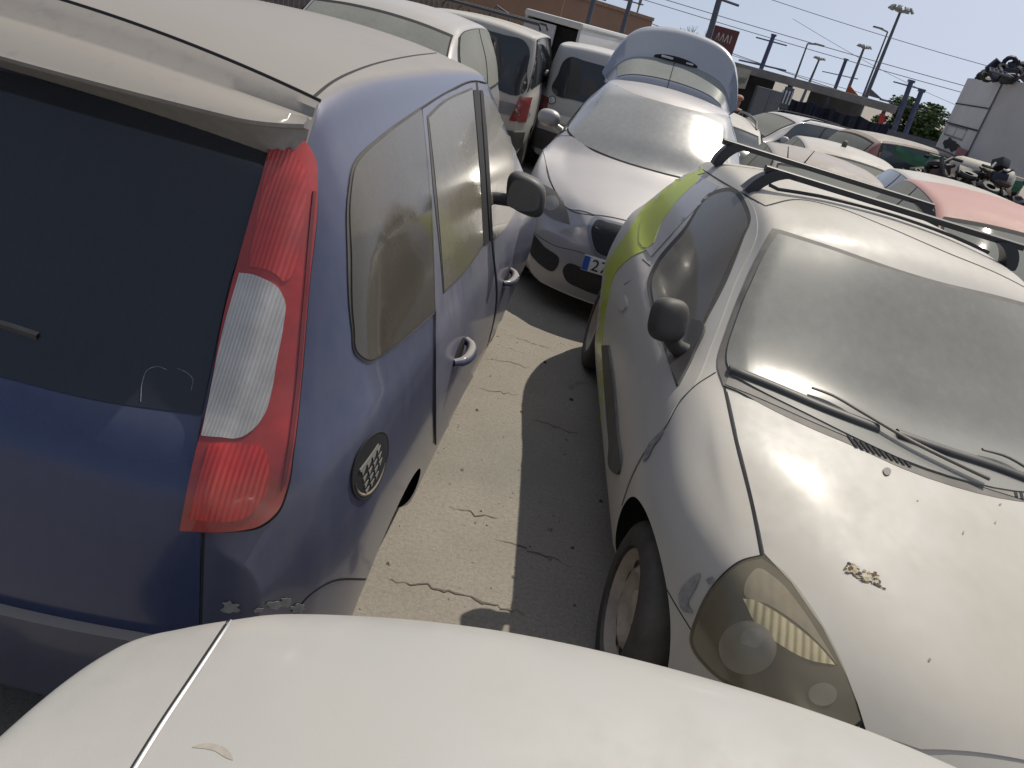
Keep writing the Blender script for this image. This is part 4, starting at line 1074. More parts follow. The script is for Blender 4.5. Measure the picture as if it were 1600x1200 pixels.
# door glass of the side in view
for sg in (1, -1):
    mb = MB()
    se.patch(mb, 0, 0, 0, 0, .005, 16, 8, fn=lambda a, b: (1.52+1.75*a-(.0)*b + (.55*(b))*(1-a)*0 + .0, sg*(3.45+2.35*b*np.clip(1.0-.0*a, 0, 1)+0*a)))
    mb.build('side_windows', glass('dark_side_glass', .25), se_root)
# raised boot lid
def boot_lid():
    us = np.linspace(-1, 1, 49); prof = [(0, 0), (.03, .15), (.05, .17), (.34, .36), (.37, .39), (.42, .62), (.46, .66), (.52, .68), (.56, .66), (.50, .60)]
    rows = []; x0 = Ls-.52
    for u in us:
        w_ = .69; q = abs(u); sh = (1-.95*max(0, q-.0)**5); row = []
        for i, (dx, dz) in enumerate(prof):
            k = 1-.55*q**4*(dz/.68); row.append((x0+dx*(1-.35*q**3)-.10*q**2*(dz/.68)-.10*q*q, u*(.60+.14*min(1, dz/.55)), 1.40-.045*q*q+dz*(1-.18*q**2-.62*q**7)))
        rows.append(row)
    G = np.array(rows)
    mb = MB(); mb.grid(G[:, [0, 1, 2]]); mb.grid(G[:, 2:4]); mb.grid(G[:, 3:])
    mb.grid((G*1+np.array([.05, 0, -.03]))[::, ::-1])
    o = mb.build('boot_lid', paint('silver_sky_tint', (.36, .38, .42), dust=.08, up=.1, rough=.22, metal=.6, coat=.7), se_root, smooth=50)  # bluer silver: the reflected sky is put into the lid's colour
    n_ = np.array([-.55, 0, .83])
    gl = MB(); sl = slice(3, 46); a = G[sl, 2]; b = G[sl, 3]
    gl.grid(np.stack([a+n_*.006+(b-a)*t for t in (0.02, .3, .6, .98)], 1)); gl.build('rear_window', glass('dusty_lid_glass', .80, dustcol=(.38, .40, .38), rough=.2), o)
    hd = MB(); ring = []
    C = G[24, 3]*.9+G[24, 4]*.1
    for t in np.linspace(0, 2*math.pi, 32, endpoint=False):
        ring.append((C[0]-.035+.0*math.sin(t), C[1]+.02+.24*math.cos(t)*1.0, C[2]+.028*math.sin(t)+.02-.04*(math.cos(t))**2*.4))
    hd.add(ring+[(p[0]+.03, p[1], p[2]) for p in ring], [tuple(range(32))]+[(i, (i+1) % 32, 32+(i+1) % 32, 32+i) for i in range(32)]); ho = hd.build('handle_recess', M_GAP, o)
    ch = MB(); ch.box(Vector((C[0]-.042, C[1]+.12, C[2]+.018)), (.012, .13, .022), 0, None, .005); ch.build('lamp_lens', plain('pale_plate_lamp', (.55, .56, .58), .3), ho); ch = MB(); ch.box(Vector((C[0]-.042, C[1]-.13, C[2]+.012)), (.012, .08, .018), 0, None, .005); ch.build('lamp_lens', plain('pale_plate_lamp', (.55, .56, .58), .3), ho)
    sm = MB(); sm.tube([tuple(G[25, 0]+n_*.004), tuple(G[25, 1]+n_*.004), tuple(G[25, 2]+n_*.008), tuple(G[25, 3]+n_*.009)], .0035, 6); sm.build('lid_crease', M_GAP, o)
boot_lid()
for ax in (P_SE['arches'][0][0], P_SE['arches'][1][0]):
    for sg in (1, -1): wheel(se_root, ax, sg*.76, .31, .31, .2, .66, sg)

# ------------------------------------------------------------------ pale silver car right under the camera: only the end of its bonnet shows
Lf = 4.2
P_FG = dict(L=Lf, W=.96, nose=.22, tail=.12, planpow=2.4, facebulge=(.03, .03),
    ztop=[(0, .80), (.025, .885), (.07, .945), (.16, .985), (.4, 1.015), (.9, 1.06), (1.25, 1.10), (1.9, 1.52), (2.1, 1.58), (2.6, 1.62)] + xr(Lf, [(.9, 1.60), (.5, 1.52), (.15, 1.1), (0, .9)]),
    ytop=[(0, .66), (.1, .705), (.4, .735), (1.2, .74), (1.9, .58), (2.6, .60)] + xr(Lf, [(.5, .58), (0, .6)]),
    crown=[(0, .025), (.4, .035), (1.2, .04), (1.9, .05)] + xr(Lf, [(0, .03)]),
    ybelt=[(0, .82), (.1, .87), (.4, .91), (1.0, .92)] + xr(Lf, [(1.0, .84), (.3, .80), (0, .70)]),
    zbelt=[(0, .72), (.06, .85), (.16, .91), (.4, .95), (1.2, 1.04)] + xr(Lf, [(1.0, 1.06), (0, .82)]),
    ymax=[(0, .84), (.15, .91), (.5, .95), (1, .96)] + xr(Lf, [(.8, .88), (0, .76)]),
    zmax=[(0, .56), (1, .68)] + xr(Lf, [(0, .62)]),
    ysill=[(0, .66), (.5, .80)] + xr(Lf, [(.6, .82), (0, .70)]), zsill=[(0, .24)] + xr(Lf, [(0, .28)]),
    bulge=[(0, .02), (.5, .02), (1.3, .015), (2.0, .04)] + xr(Lf, [(.8, .04), (0, .01)]),
    arches=[(.85, .32, .36), (Lf-.75, .32, .36)])
fg = Car(P_FG, (.42, 1.095, 0), 0.0, res=.016, nv=8, smooth=3)
fg_root = fg.root('parked_car', 'pale silver car at the bottom edge whose smooth panel has one straight seam', 'car')
M_FG = paint('pale_silver_paint', (.40, .40, .385), dust=.36, up=.30, lo=.35, finek=.22, rough=.36, metal=.15, dustcol=(.41, .395, .365), coat=.18, scale=5)
fg.ribbon(fg.extra, smooth_poly([(361, 963), (300, 1055), (250, 1130), (205, 1202), (170, 1260)], 6, False), fg.proj_px(), .0045, .0012, 2)
fg.ribbon(fg.extra, smooth_poly([(366, 963), (305, 1055), (255, 1130), (210, 1202), (175, 1260)], 6, False), fg.proj_px(), .005, .003, 4)  # pale ribbon: the seam's highlight put into colour
fg.body_obj('body', M_FG, fg_root, [plain('seam_highlight', (.75, .75, .74), .25, .5)])
mb = MB(); fg.patch(mb, 1.28, 1.86, -2.7, 2.7, .005, 10, 24); mb.build('windscreen', M_WSGLASS, fg_root)
marks(fg, fg_root, [[(300, 1168), (318, 1162), (340, 1164), (356, 1172), (364, 1188), (352, 1184), (336, 1174), (318, 1170)]], plain('tan_stain', (.345, .315, .27), .7, var=.15, scale=40), 'rust_stain', .0006, 4)
for ax in (P_FG['arches'][0][0], P_FG['arches'][1][0]):
    for sg in (1, -1): wheel(fg_root, ax, sg*.76, .32, .32, .2, .66, sg)
# ------------------------------------------------------------------ other cars, built from one set of profile rules
def spec(L, W, H, zh, xb, xf, xe, tail_z, drop, belt=None, van=False):
    """zh bonnet height, xb windscreen base, xf roof front, xe roof end (from the tail), tail_z height of the tail's shoulder, drop where it sits"""
    w2 = W/2; bz = belt or zh+.06
    zt = [(0, zh-.22), (.10, zh-.14), (.4, zh-.06), (xb-.05, zh+.03), (xb+.06, zh+.08), ((xb+xf)/2, (zh+H)/2+.01), (xf-.10, H-.13), (xf, H-.08), (xf+.22, H-.025), ((xf+L-xe)/2, H)]
    zt += [(L-xe, H-.05 if not van else H-.02), (L-xe+.06, H-.09 if not van else H-.05), (L-drop, tail_z+.06), (L-drop*.5, tail_z-.02), (L-.02, tail_z-.10), (L, tail_z-.16)]
    rt = .70 if not van else .86
    return dict(L=L, W=w2, nose=.38, tail=.13, planpow=2.3, facebulge=(.04, .03), ztop=zt,
        ytop=[(0, w2*.45), (.4, w2*.66), (xb, w2*.76), (xf, w2*(rt-.05)), ((xf+L-xe)/2, w2*rt*.93)] + xr(L, [(xe, w2*(rt-.07)), (drop*.5, w2*.66), (0, w2*.64)]),
        crown=[(0, .03), (xb, .035), (xf, .045), (L-xe, .05), (L, .03)],
        ybelt=[(0, w2*.66), (.3, w2*.85), (xb, w2*.93)] + xr(L, [(1.2, w2*.94), (.3, w2*.89), (0, w2*.77)]),
        zbelt=[(0, zh-.28), (.3, zh-.14), (xb, zh-.02), (xb+.5, bz)] + xr(L, [(1.0, bz+.03), (.2, bz-.02), (0, bz-.22)]),
        ymax=[(0, w2*.76), (.3, w2*.92), (.8, w2*.99), (L/2, w2)] + xr(L, [(.7, w2), (.3, w2*.95), (0, w2*.82)]),
        zmax=[(0, .46), (.8, .62)] + xr(L, [(.6, .66), (0, .60)]),
        ysill=[(0, w2*.72), (.5, w2*.91)] + xr(L, [(.6, w2*.92), (0, w2*.78)]), zsill=[(0, .2)] + xr(L, [(0, .28)]),
        bulge=[(0, .02), (.6, .025), (xb, .012), (xf, .035), (L-xe, .03), (L, 0)],
        arches=[(.82, .3, .345), (L-.78, .3, .345)], _g=dict(xb=xb, xf=xf, xe=xe, drop=drop, H=H))

def generic(name, label, sp, px, lp, z, head, paint_m, cat='car', group=None, glassm=None, side=None, rear=None, scale=1.0, side_dark=None, res=.045, sides=(1, -1), nwin=2, mirrors=True, wheels=True, rails=False, lamp=True, roof_mat=None):
    """the local point lp of the car is put on the sight line through px, z metres ahead; its size follows from its height above the yard"""
    c = at_y(px[0], px[1], z); g0 = gz(z); zc = Car.__new__(Car)
    zc.p = sp; zc.L = sp['L']; Yc, Zc = zc.ctrl(np.array([lp[0]])); lz = float(np.interp(abs(lp[1]), Yc[0, :4], Zc[0, :4]))
    scale = (c[2]-g0)/lz
    fw = np.array([math.sin(head), math.cos(head), 0]); rt = np.array([math.cos(head), -math.sin(head), 0])
    loc = c - scale*(-fw*lp[0] + rt*lp[1]); loc[2] = g0
    car = Car(sp, loc, head, scale=scale, res=res, nv=4, smooth=2); g = sp['_g']; L = sp['L']
    root = car.root(name, label, cat, group)
    glassm = glassm or glass('dusty_glass_far', .5, dustcol=(.34, .35, .33), rough=.18)
    side = side or glassm; rear = rear or glassm
    car.body_obj('body', paint_m, root)
    sl = lambda x0, x1, v0, v1: (lambda a, b: (x0+(x1-x0)*a+0*b, v0+(v1-v0)*b+0*a))
    def P(nm, fn, mat, off=.006, nx=16, nv=18, par=None):
        mb = MB(); car.patch(mb, 0, 0, 0, 0, off, nx, nv, fn=fn); return mb.build(nm, mat, par or root, smooth=60)
    P('window_seal', sl(g['xb']+.02, g['xf']-.02, -2.85, 2.85), M_GAP, .006)
    P('windscreen', sl(g['xb']+.08, g['xf']-.07, -2.7, 2.7), glassm, .013)
    if roof_mat: P('roof', sl(g['xf']-.01, L-g['xe']+.02, -2.75, 2.75), roof_mat, .004, 24, 18)
    if g['drop'] > .05:
        P('window_seal', sl(L-g['xe']+.07, L-g['drop']-.0, -2.6, 2.6), M_GAP, .003)
        P('rear_window', sl(L-g['xe']+.10, L-g['drop']-.03, -2.45, 2.45), rear, .007)
    x0, x1 = g['xb']+.22, L-g['xe']*.55-.10; xt = g['xf']+.05; xq = L-g['xe']-.05
    for sg in sides:
        def quad(a0, a1, grow_=0.0):
            def fn(a, b):
                bot = x0-grow_+(x1-x0+2*grow_)*(a0+(a1-a0)*a); top = xt-grow_+(xq-xt+2*grow_)*(a0+(a1-a0)*a)
                t = .5-.5*np.cos(np.pi*b)*1.0; v = 5.80+.12*(grow_ > 0)-(5.80-3.45+.2*(grow_ > 0))*b
                return bot+(top-bot)*b, sg*v
            return fn
        P('window_seal', quad(0, 1, .03), M_GAP, .003, 20, 8)
        cuts = np.linspace(0, 1, nwin+1)
        for i in range(nwin): P('side_window', quad(cuts[i]+.012, cuts[i+1]-.012), side, .007, 12, 8)
        mb = MB()
        for xd in ([x0+(x1-x0)*.48, x0-.15] if nwin > 1 else [x0-.12, x1-.3]):
            rows = car.S(np.full(14, xd), np.linspace(6.05, 9.6, 14)*sg); mb.tube(rows, .004, 5)
        mb.build('door_gap', M_GAP, root)
        hb = MB(); p = car.S(x0+(x1-x0)*.44, 7.0*sg)[0]; hb.tube([p+np.array([-.09, 0, 0]), p+np.array([-.05, .03*sg, 0]), p+np.array([.05, .03*sg, 0]), p+np.array([.09, 0, 0])], .014, 6); hb.build('door_handle', paint_m, root)
        if mirrors:
            p = car.S(g['xb']+.38, 5.9*sg)[0]; mb = egg(MB(), (p[0], p[1]+.10*sg, p[2]+.05), (.07, .10, .07), 0, 0, 2.4, 3); mb.tube([p, (p[0], p[1]+.06*sg, p[2]+.02)], .03, 6); mb.build('wing_mirror', paint_m, root, smooth=60)
        if lamp:
            P('tail_lamp', lambda a, b, sg=sg: (L-.16+.15*a+0*b, sg*(5.2+2.0*b+0*a)), M_REDLENS, .010, 6, 8)
            P('headlamp', lambda a, b, sg=sg: (.05+.42*a+0*b, sg*(3.4+2.6*b+.5*a*b)), lens('headlamp_far', (.30, .30, .29), rough=.12), .010, 8, 8)
        if rails:
            xs_ = np.linspace(g['xf']+.15, L-g['xe']-.1, 12); pts = [car.S(x, 2.6*sg)[0]+np.array([0, 0, .055 if 0 < i < 11 else .0]) for i, x in enumerate(xs_)]
            rb = MB(); rb.tube(pts, .016, 6); rb.build('roof_rail', M_PLASTIC, root)
    if wheels:
        for ax in (sp['arches'][0][0], sp['arches'][1][0]):
            for sg in (1, -1): wheel(root, ax, sg*(sp['W']-.11), .3, .3, .19, .66, sg)
    return car, root

HATCH = spec(4.0, 1.70, 1.45, .86, 1.05, 1.85, .42, 1.0, .12)
SEDAN = spec(4.4, 1.72, 1.43, .86, 1.10, 1.90, 1.10, 1.02, .55)
MPV = spec(4.1, 1.74, 1.60, .95, .85, 1.60, .35, 1.05, .10)
ESTATE = spec(4.6, 1.74, 1.47, .88, 1.10, 1.90, .40, 1.02, .12)
VAN = spec(4.15, 1.72, 1.78, 1.02, .85, 1.50, .16, 1.02, .05, belt=1.10, van=True)
G_DARK = glass('dark_van_glass', .10, tint=(.010, .016, .028), rough=.10)
G_BLUE = glass('blue_side_glass', .16, tint=(.02, .035, .05), dustcol=(.25, .28, .28), rough=.12)
G_DUSTY = glass('dusty_glass_grey', .74, dustcol=(.33, .34, .31), rough=.5, glare=.03)
DC = (.47, .44, .39)
P_TAUPE = paint('taupe_dusty_paint', (.30, .28, .27), dust=.5, up=.5, rough=.35, dustcol=(.40, .365, .33), metal=.1)
P_CREAM = paint('cream_dusty_paint', (.46, .45, .42), dust=.4, up=.4, rough=.35, dustcol=DC)
P_GREY = paint('grey_silver_paint', (.36, .36, .37), dust=.3, up=.5, rough=.32, dustcol=(.43, .41, .38), metal=.35)
P_VAN = paint('van_white_paint', (.52, .52, .51), dust=.25, up=.3, rough=.35, dustcol=DC)
P_RED = paint('red_paint', (.26, .010, .016), dust=.10, up=1.15, lo=.85, rough=.3, dustcol=(.42, .40, .36))
P_PINK = paint('faded_pink_paint', (.40, .19, .165), dust=.28, up=.2, rough=.45, dustcol=(.45, .30, .26), coat=.15)
P_PALEB = paint('pale_blue_white_paint', (.40, .42, .46), dust=.15, up=.5, rough=.3, dustcol=DC)

# car straight ahead of the minivan, windscreen towards the camera
carA, rA = generic('people_carrier', 'silver people carrier with a dusty windscreen, directly beyond the blue minivan', MPV, (703, 52), (1.60, -.52, 0), 7.0, math.pi-.02, P_GREY, glassm=G_DUSTY, side=G_DUSTY)
# two white vans seen from behind
def van_back(car, root, win, mat, lampz=(.72, 1.02)):
    L = car.L
    mb = MB(); car.drape(mb, smooth_poly(win, 5, True), car.proj_rear(), .008, .06, 0, .01); wo = mb.build('rear_window', mat, root, smooth=40)
    for sg in (1, -1):
        mb = MB(); car.drape(mb, [(sg*.60, lampz[0]), (sg*.79, lampz[0]), (sg*.79, lampz[1]), (sg*.66, lampz[1])], car.proj_rear(), .012, .05, 0, .014)
        if mb.v: mb.build('rear_lamp', lens('van_lamp_red', (.20, .015, .018), rough=.15), root)
    mb = MB(); car.drape(mb, [(-.80, .34), (.80, .34), (.80, .60), (-.80, .60)], car.proj_rear(), .02, .06, 0, .025)
    if mb.v: mb.build('bumper', M_DUSTYPLASTIC, root, smooth=40)
W_VAN = [(-.60, 1.09), (-.3, 1.08), (0, 1.08), (.3, 1.08), (.60, 1.09), (.64, 1.13), (.61, 1.33), (.57, 1.53), (.52, 1.58), (.3, 1.59), (0, 1.59), (-.3, 1.59), (-.52, 1.58), (-.57, 1.53), (-.61, 1.33), (-.64, 1.13)]
vanB, rB = generic('van', 'cream van with a large dark rear window and roof bars', VAN, (828, 60), (VAN['L']-.10, .62, 0), 10.2, .0, P_CREAM, 'van', side=G_DARK, lamp=False, scale=1.0)
van_back(vanB, rB, [(-.67, 1.05), (-.3, 1.04), (0, 1.04), (.3, 1.04), (.67, 1.05), (.70, 1.09), (.67, 1.33), (.63, 1.58), (.58, 1.63), (.3, 1.65), (0, 1.65), (-.3, 1.65), (-.58, 1.63), (-.63, 1.58), (-.67, 1.33), (-.70, 1.09)], G_DARK)
for xx in (1.9, 3.2):
    mb = MB(); mb.tube([(xx, -.66, 1.78), (xx, -.62, 1.85), (xx, .62, 1.85), (xx, .66, 1.78)], .022, 8); mb.build('roof_bar', M_BAR, rB)
mb = MB(); car = vanB; car.drape(mb, [(-.86, .78), (.86, .78), (.86, .92), (-.86, .92)], car.proj_rear(), .010, .06, 0, .012); mb.build('grey_trim', plain('grey_plastic_trim', (.20, .20, .21), .6, dust=.2), rB)
vanC, rC = generic('van', 'white van with a dark rear window and a round telephone sticker on its door', VAN, (886, 74), (VAN['L']-.10, -.58, 0), 11.4, .03, P_VAN, 'van', side=G_DARK, lamp=False)
van_back(vanC, rC, W_VAN, G_DARK)
plate(vanC, rC, -.28, .80, VAN['L']+.035, '', .44, .11, front=False)
def sticker(car, root, y, z, r):
    mb = MB(); car.drape(mb, disc(y, z, r, 20), car.proj_rear(), .009, .03, 0, .002); o = mb.build('sticker_ring', M_BLACKINK, root)
    mb = MB(); car.drape(mb, disc(y, z, r*.82, 20), car.proj_rear(), .0105, .03, 0, .002); w_ = mb.build('sticker_face', M_PLATE, o)
    mb = MB(); car.ribbon(mb, [(y-r*.30, z+r*.5), (y-r*.42, z+r*.05), (y-r*.15, z-r*.35), (y+r*.35, z-r*.5)], car.proj_rear(), r*.34, .013); mb.build('handset', M_BLACKINK, o)
sticker(vanC, rC, -.60, 1.0, .055)

# cars right of the silver one
generic('estate_car', 'pale estate car with black roof rails and a clear side, nose pointing left', ESTATE, (1208, 175), (2.0, .48, 0), 20.0, math.atan2(-.90, -.42), P_PALEB, glassm=G_DUSTY, side=G_BLUE, rails=True, nwin=3)
generic('estate_car', 'silver estate car mostly hidden right beside the silver car with the raised boot lid', ESTATE, (1178, 200), (2.1, -.5, 0), 10.0, math.pi+.05, P_CREAM, glassm=G_BLUE, side=G_BLUE, rails=True)
cM, rM = generic('saloon_car', 'taupe dusty car with two thin aerials by its windscreen, behind the roof bars', HATCH, (1226, 254), (1.86, .47, 0), 7.7, math.pi+.10, P_TAUPE, glassm=G_DUSTY, side=G_DUSTY)
cN, rN = generic('saloon_car', 'cream dusty car with a small round roof aerial', HATCH, (1292, 222), (2.6, .25, 0), 10.8, math.pi+.12, P_CREAM, glassm=G_DUSTY, side=G_DUSTY)
generic('hatchback', 'red hatchback with a dust covered roof, side on', HATCH, (1420, 226), (3.0, .47, 0), 15.5, math.atan2(.80, .25), P_RED, glassm=G_DUSTY, side=G_BLUE, roof_mat=P_TAUPE)
generic('saloon_car', 'white car with pale blue windows between the red and the pink cars', HATCH, (1450, 297), (1.95, .48, 0), 7.3, math.pi+.16, P_CREAM, glassm=G_DUSTY, side=G_BLUE)
generic('hatchback', 'faded pink car with a black strip above its windscreen', HATCH, (1490, 338), (1.86, .48, 0), 5.2, math.pi+.20, P_PINK, glassm=G_DUSTY, side=G_DUSTY)

h_ = cM.S(1.92, .9)[0]
for y0, dx in ((.34, -.05), (.18, .06)):
    p = cM.S(1.92, 2.0 if y0 > .3 else 1.2)[0]; mb = MB(); mb.tube([tuple(p), tuple(p+np.array([dx, -dx, .13]))], [.008, .004], 6); mb.build('aerial', M_PLASTIC, rM)
p = cN.S(2.5, .2)[0]; mb = egg(MB(), p+np.array([0, 0, .03]), (.05, .035, .05), 0, 0, 2.2, 3); mb.build('aerial', M_LAMPGREY if 'M_LAMPGREY' in globals() else M_DUSTYPLASTIC, rN)
# ------------------------------------------------------------------ what stands beyond the cars
M_STEEL = plain('mast_steel', (.10, .11, .14), .5, .3, var=.25, scale=3)
M_STEELB = plain('mast_blue_grey', (.07, .085, .16), .5, .2, var=.25, scale=3)
M_LAMPGREY = plain('lamp_grey', (.22, .23, .24), .5, .3, var=.2)
M_WIRE = plain('wire_dark', (.10, .105, .12), .6, var=.1)
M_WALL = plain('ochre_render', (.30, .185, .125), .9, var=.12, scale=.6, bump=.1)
M_SHEDGREY = plain('shed_grey_sheet', (.11, .115, .125), .7, var=.3, scale=2, dust=.15)
M_SHEDDARK = plain('shed_shade_cloth', (.018, .022, .040), .85, var=.4, scale=2)
M_TARP = plain('navy_tarpaulin', (.012, .016, .034), .75, var=.4, scale=1.5, bump=.3)
M_BOXWHITE = plain('lorry_box_white', (.56, .54, .53), .55, var=.10, scale=1.2, dust=.25)
def mast(px_top, px_base, d, r0, r1, mat, label, arms=(), extra=0.0):
    a = at_y(*px_top, d); b = at_y(*px_base, d); b = b+(b-a)*((b[2]-gz(d))/(a[2]-b[2]))   # carry the line on down to the ground
    t = thing('catenary_mast', label, 'mast', tuple(b), 0, 'railway masts')
    a = a-b; mb = MB()
    r0, r1 = r0*.75, r1*.75; mb.tube([(0, 0, 0), tuple(a)], [r1, r0], 8); mb.box(Vector(tuple(a)), (r0*2.3, r0*2.3, .10)); mb.build('post', mat, t, smooth=40)
    for (f, l, dz, th) in arms:
        p = a*f; ab = MB(); ab.tube([(p[0]-l*.5, p[1], p[2]-dz*.5), (p[0]+l*.5, p[1], p[2]+dz*.5)], th, 6)
        ab.build('cross_arm', mat, t)
    return t
mast((1126, -8), (1101, 80), 34, .15, .20, M_STEEL, 'thick grey steel mast in front of the dark red station sign', [(.97, 1.6, -.1, .05)])
mast((1209, 55), (1192, 100), 46, .15, .18, M_STEELB, 'blue grey railway mast with a long level bracket above the shed', [(.93, 1.7, 0, .04), (.66, 2.6, .1, .05)])
mast((1322, 93), (1308, 130), 52, .14, .16, M_STEELB, 'short blue topped railway mast left of the flood lights', [(.80, 2.2, .1, .03)])
mast((1424, 127), (1396, 205), 36, .14, .17, M_STEELB, 'blue topped mast left of its twin beside the green tree', [(.95, 1.4, 0, .03), (.75, 2.0, .05, .03)])
mast((1440, 142), (1412, 215), 36, .14, .17, M_STEELB, 'plain blue topped mast right of its twin, against the green tree')
mast((931, -12), (919, 33), 36, .13, .15, M_STEEL, 'dark mast before the ochre building, nearer to its left', [(.95, 1.0, 0, .03)])
mast((987, -6), (974, 42), 38, .13, .15, M_STEEL, 'dark mast before the right end of the ochre building', [(.95, 1.2, 0, .03)])
def flood_mast(px_top, px_base, d, r, ring, label, n=9):
    a = at_y(*px_top, d); b = at_y(*px_base, d); b = b+(b-a)*((b[2]-gz(d))/(a[2]-b[2]))
    t = thing('floodlight_mast', label, 'street lamp', tuple(b), 0, 'floodlight masts'); a = a-b
    mb = MB(); mb.tube([(0, 0, 0), tuple(a)], [r*1.6, r*.8], 10); mb.build('post', M_STEEL, t)
    hb = MB(); hb.lathe([(.02, -.1), (ring*.55, -.02), (ring*.60, .06), (.02, .08)], tuple(a), 'z', 16); hd = hb.build('lamp_ring', M_LAMPGREY, t)
    for k in range(n):
        q = 2*math.pi*k/n; lb = MB(); c = a+np.array([math.cos(q)*ring, math.sin(q)*ring, ring*.22])
        rot = Matrix.Rotation(q, 3, 'Z') @ Matrix.Rotation(-.7, 3, 'Y'); lb.box(Vector(tuple(c)), (ring*.16, ring*.42, ring*.46), 0, rot, ring*.03)
        lb.tube([tuple(a), tuple(c)], ring*.05, 5); lb.build('floodlight', M_LAMPGREY, hd)
    return t
flood_mast((1407, 18), (1357, 142), 60, .11, .72, 'tallest floodlight mast with a crown of lamps')
flood_mast((1350, 75), (1329, 130), 75, .12, .55, 'mid sized floodlight mast left of the tallest one')
flood_mast((1280, 93), (1262, 135), 85, .11, .52, 'small distant floodlight mast above the shed roof')
def lamp_post(px_top, px_base, d, label, sg=1):
    a = at_y(*px_top, d); b = at_y(*px_base, d); b = b+(b-a)*((b[2]-gz(d))/(a[2]-b[2]))
    t = thing('street_lamp', label, 'street lamp', tuple(b)); a = a-b
    mb = MB(); mb.tube([(0, 0, 0), tuple(a)], [.10, .05], 8); mb.build('post', M_STEEL, t)
    hb = MB(); hb.tube([tuple(a), tuple(a+np.array([sg*.8, 0, .12]))], .06, 6); hb.box(Vector(tuple(a+np.array([sg*.75, 0, .10]))), (.7, .25, .12), 0, None, .04); hb.build('lamp_head', M_LAMPGREY, t)
lamp_post((1387, 50), (1353, 138), 62, 'thin lamp post close beside the tallest floodlight mast', -1)
lamp_post((1262, 68), (1246, 112), 58, 'very thin lamp post rising above the shed roof', 1)
# overhead wires
for k, (p, q, d, r_) in enumerate([((1030, -12), (1640, 160), 45, .018), ((1060, 8), (1640, 172), 47, .018), ((1225, -4), (1640, 118), 40, .014), ((1150, 78), (1480, 185), 50, .02), ((1090, 62), (1500, 178), 48, .014), ((1320, 70), (1480, 150), 55, .012)]):
    a, b = at_y(*p, d), at_y(*q, d); v = b-a; a = a-v*.5; b = b+v*.6
    mb = MB(); mb.tube([tuple(a+(b-a)*t-np.array([0, 0, .35*math.sin(math.pi*t)])) for t in np.linspace(0, 1, 25)], r_, 5)
    tag(mb.build('overhead_wire', M_WIRE), ['highest wire of the upper pair crossing the sky', 'lower wire of the upper pair crossing the sky', 'lone faint wire across the top right of the sky', 'contact wire running just above the shed roof', 'wire crossing the red sign below its logo', 'short faint wire beside the floodlight masts'][k], 'wire', 'railway overhead wires')
# ochre building
def corner_box(mb, A, B, z0, z1, depth, mi=0):
    """upright box whose front face runs from A to B"""
    A = np.array([A[0], A[1]]); B = np.array([B[0], B[1]]); t = (B-A)/np.linalg.norm(B-A); nrm = np.array([-t[1], t[0]])
    if nrm[1] < 0: nrm = -nrm
    P = [A, B, B+nrm*depth, A+nrm*depth]
    V = [(p[0], p[1], z) for z in (z0, z1) for p in P]
    mb.add(V, [(0, 1, 5, 4), (1, 2, 6, 5), (2, 3, 7, 6), (3, 0, 4, 7), (4, 5, 6, 7), (3, 2, 1, 0)], mi); return t, nrm
bt = thing('building', 'long ochre rendered building with a flat roof behind the vans', 'building', (0, 42, gz(42)))
mb = MB(); tl = at_y(882, 0, 40); tr = at_y(1020, 33, 46)
corner_box(mb, (-26-0, 40-42), (tl[0], 40-42), 0, tl[2]-gz(42)+.35, 9); mb.build('wall', M_WALL, bt, smooth=0)
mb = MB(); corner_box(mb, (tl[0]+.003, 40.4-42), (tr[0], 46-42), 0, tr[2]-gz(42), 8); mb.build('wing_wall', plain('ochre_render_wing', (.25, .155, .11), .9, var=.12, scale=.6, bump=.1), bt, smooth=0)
mb = MB(); corner_box(mb, (-26, 39.9-42), (tl[0], 39.9-42), tl[2]-gz(42)+.35, tl[2]-gz(42)+.55, 9.1); mb.build('parapet', plain('parapet_cap', (.26, .17, .13), .9), bt, smooth=0)
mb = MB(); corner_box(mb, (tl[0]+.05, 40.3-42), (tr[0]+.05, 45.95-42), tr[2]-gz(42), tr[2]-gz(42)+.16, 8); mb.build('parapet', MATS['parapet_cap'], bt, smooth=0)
mb = MB(); p = at_y(998, 10, 47); mb.tube([(p[0], 4.6, p[2]-gz(42)-1.2), (p[0], 4.6, p[2]-gz(42)+.25)], .05, 6); mb.box(Vector((p[0], 4.6, p[2]-gz(42)+.3)), (.16, .16, .5)); mb.build('flue', M_LAMPGREY, bt)
# paling fence
ft = thing('paling_fence', 'grey pointed paling fence behind the cream van', 'fence', (0, 21, gz(21)))
mb = MB(); rnd = random.Random(3)
for i in range(95):
    x = -14+i*.135; h = 1.95+rnd.uniform(-.03, .03)
    mb.add([(x-.04, 0, .1), (x+.04, 0, .1), (x+.04, 0, h-.08), (x, 0, h), (x-.04, 0, h-.08), (x-.04, .02, .1), (x+.04, .02, .1), (x+.04, .02, h-.08), (x, .02, h), (x-.04, .02, h-.08)],
           [(0, 1, 2, 3, 4), (9, 8, 7, 6, 5), (0, 5, 6, 1), (1, 6, 7, 2), (2, 7, 8, 3), (3, 8, 9, 4), (4, 9, 5, 0)])
mb.build('palings', plain('weathered_palings', (.13, .13, .135), .7, var=.3), ft, smooth=0)
mb = MB()
for z in (.5, 1.5): mb.box(Vector((-7.6, .045, z)), (13.2, .04, .06))
mb.build('rails', M_STEEL, ft, smooth=0)
mb = MB(); q = at_y(788, 20, 19.5)
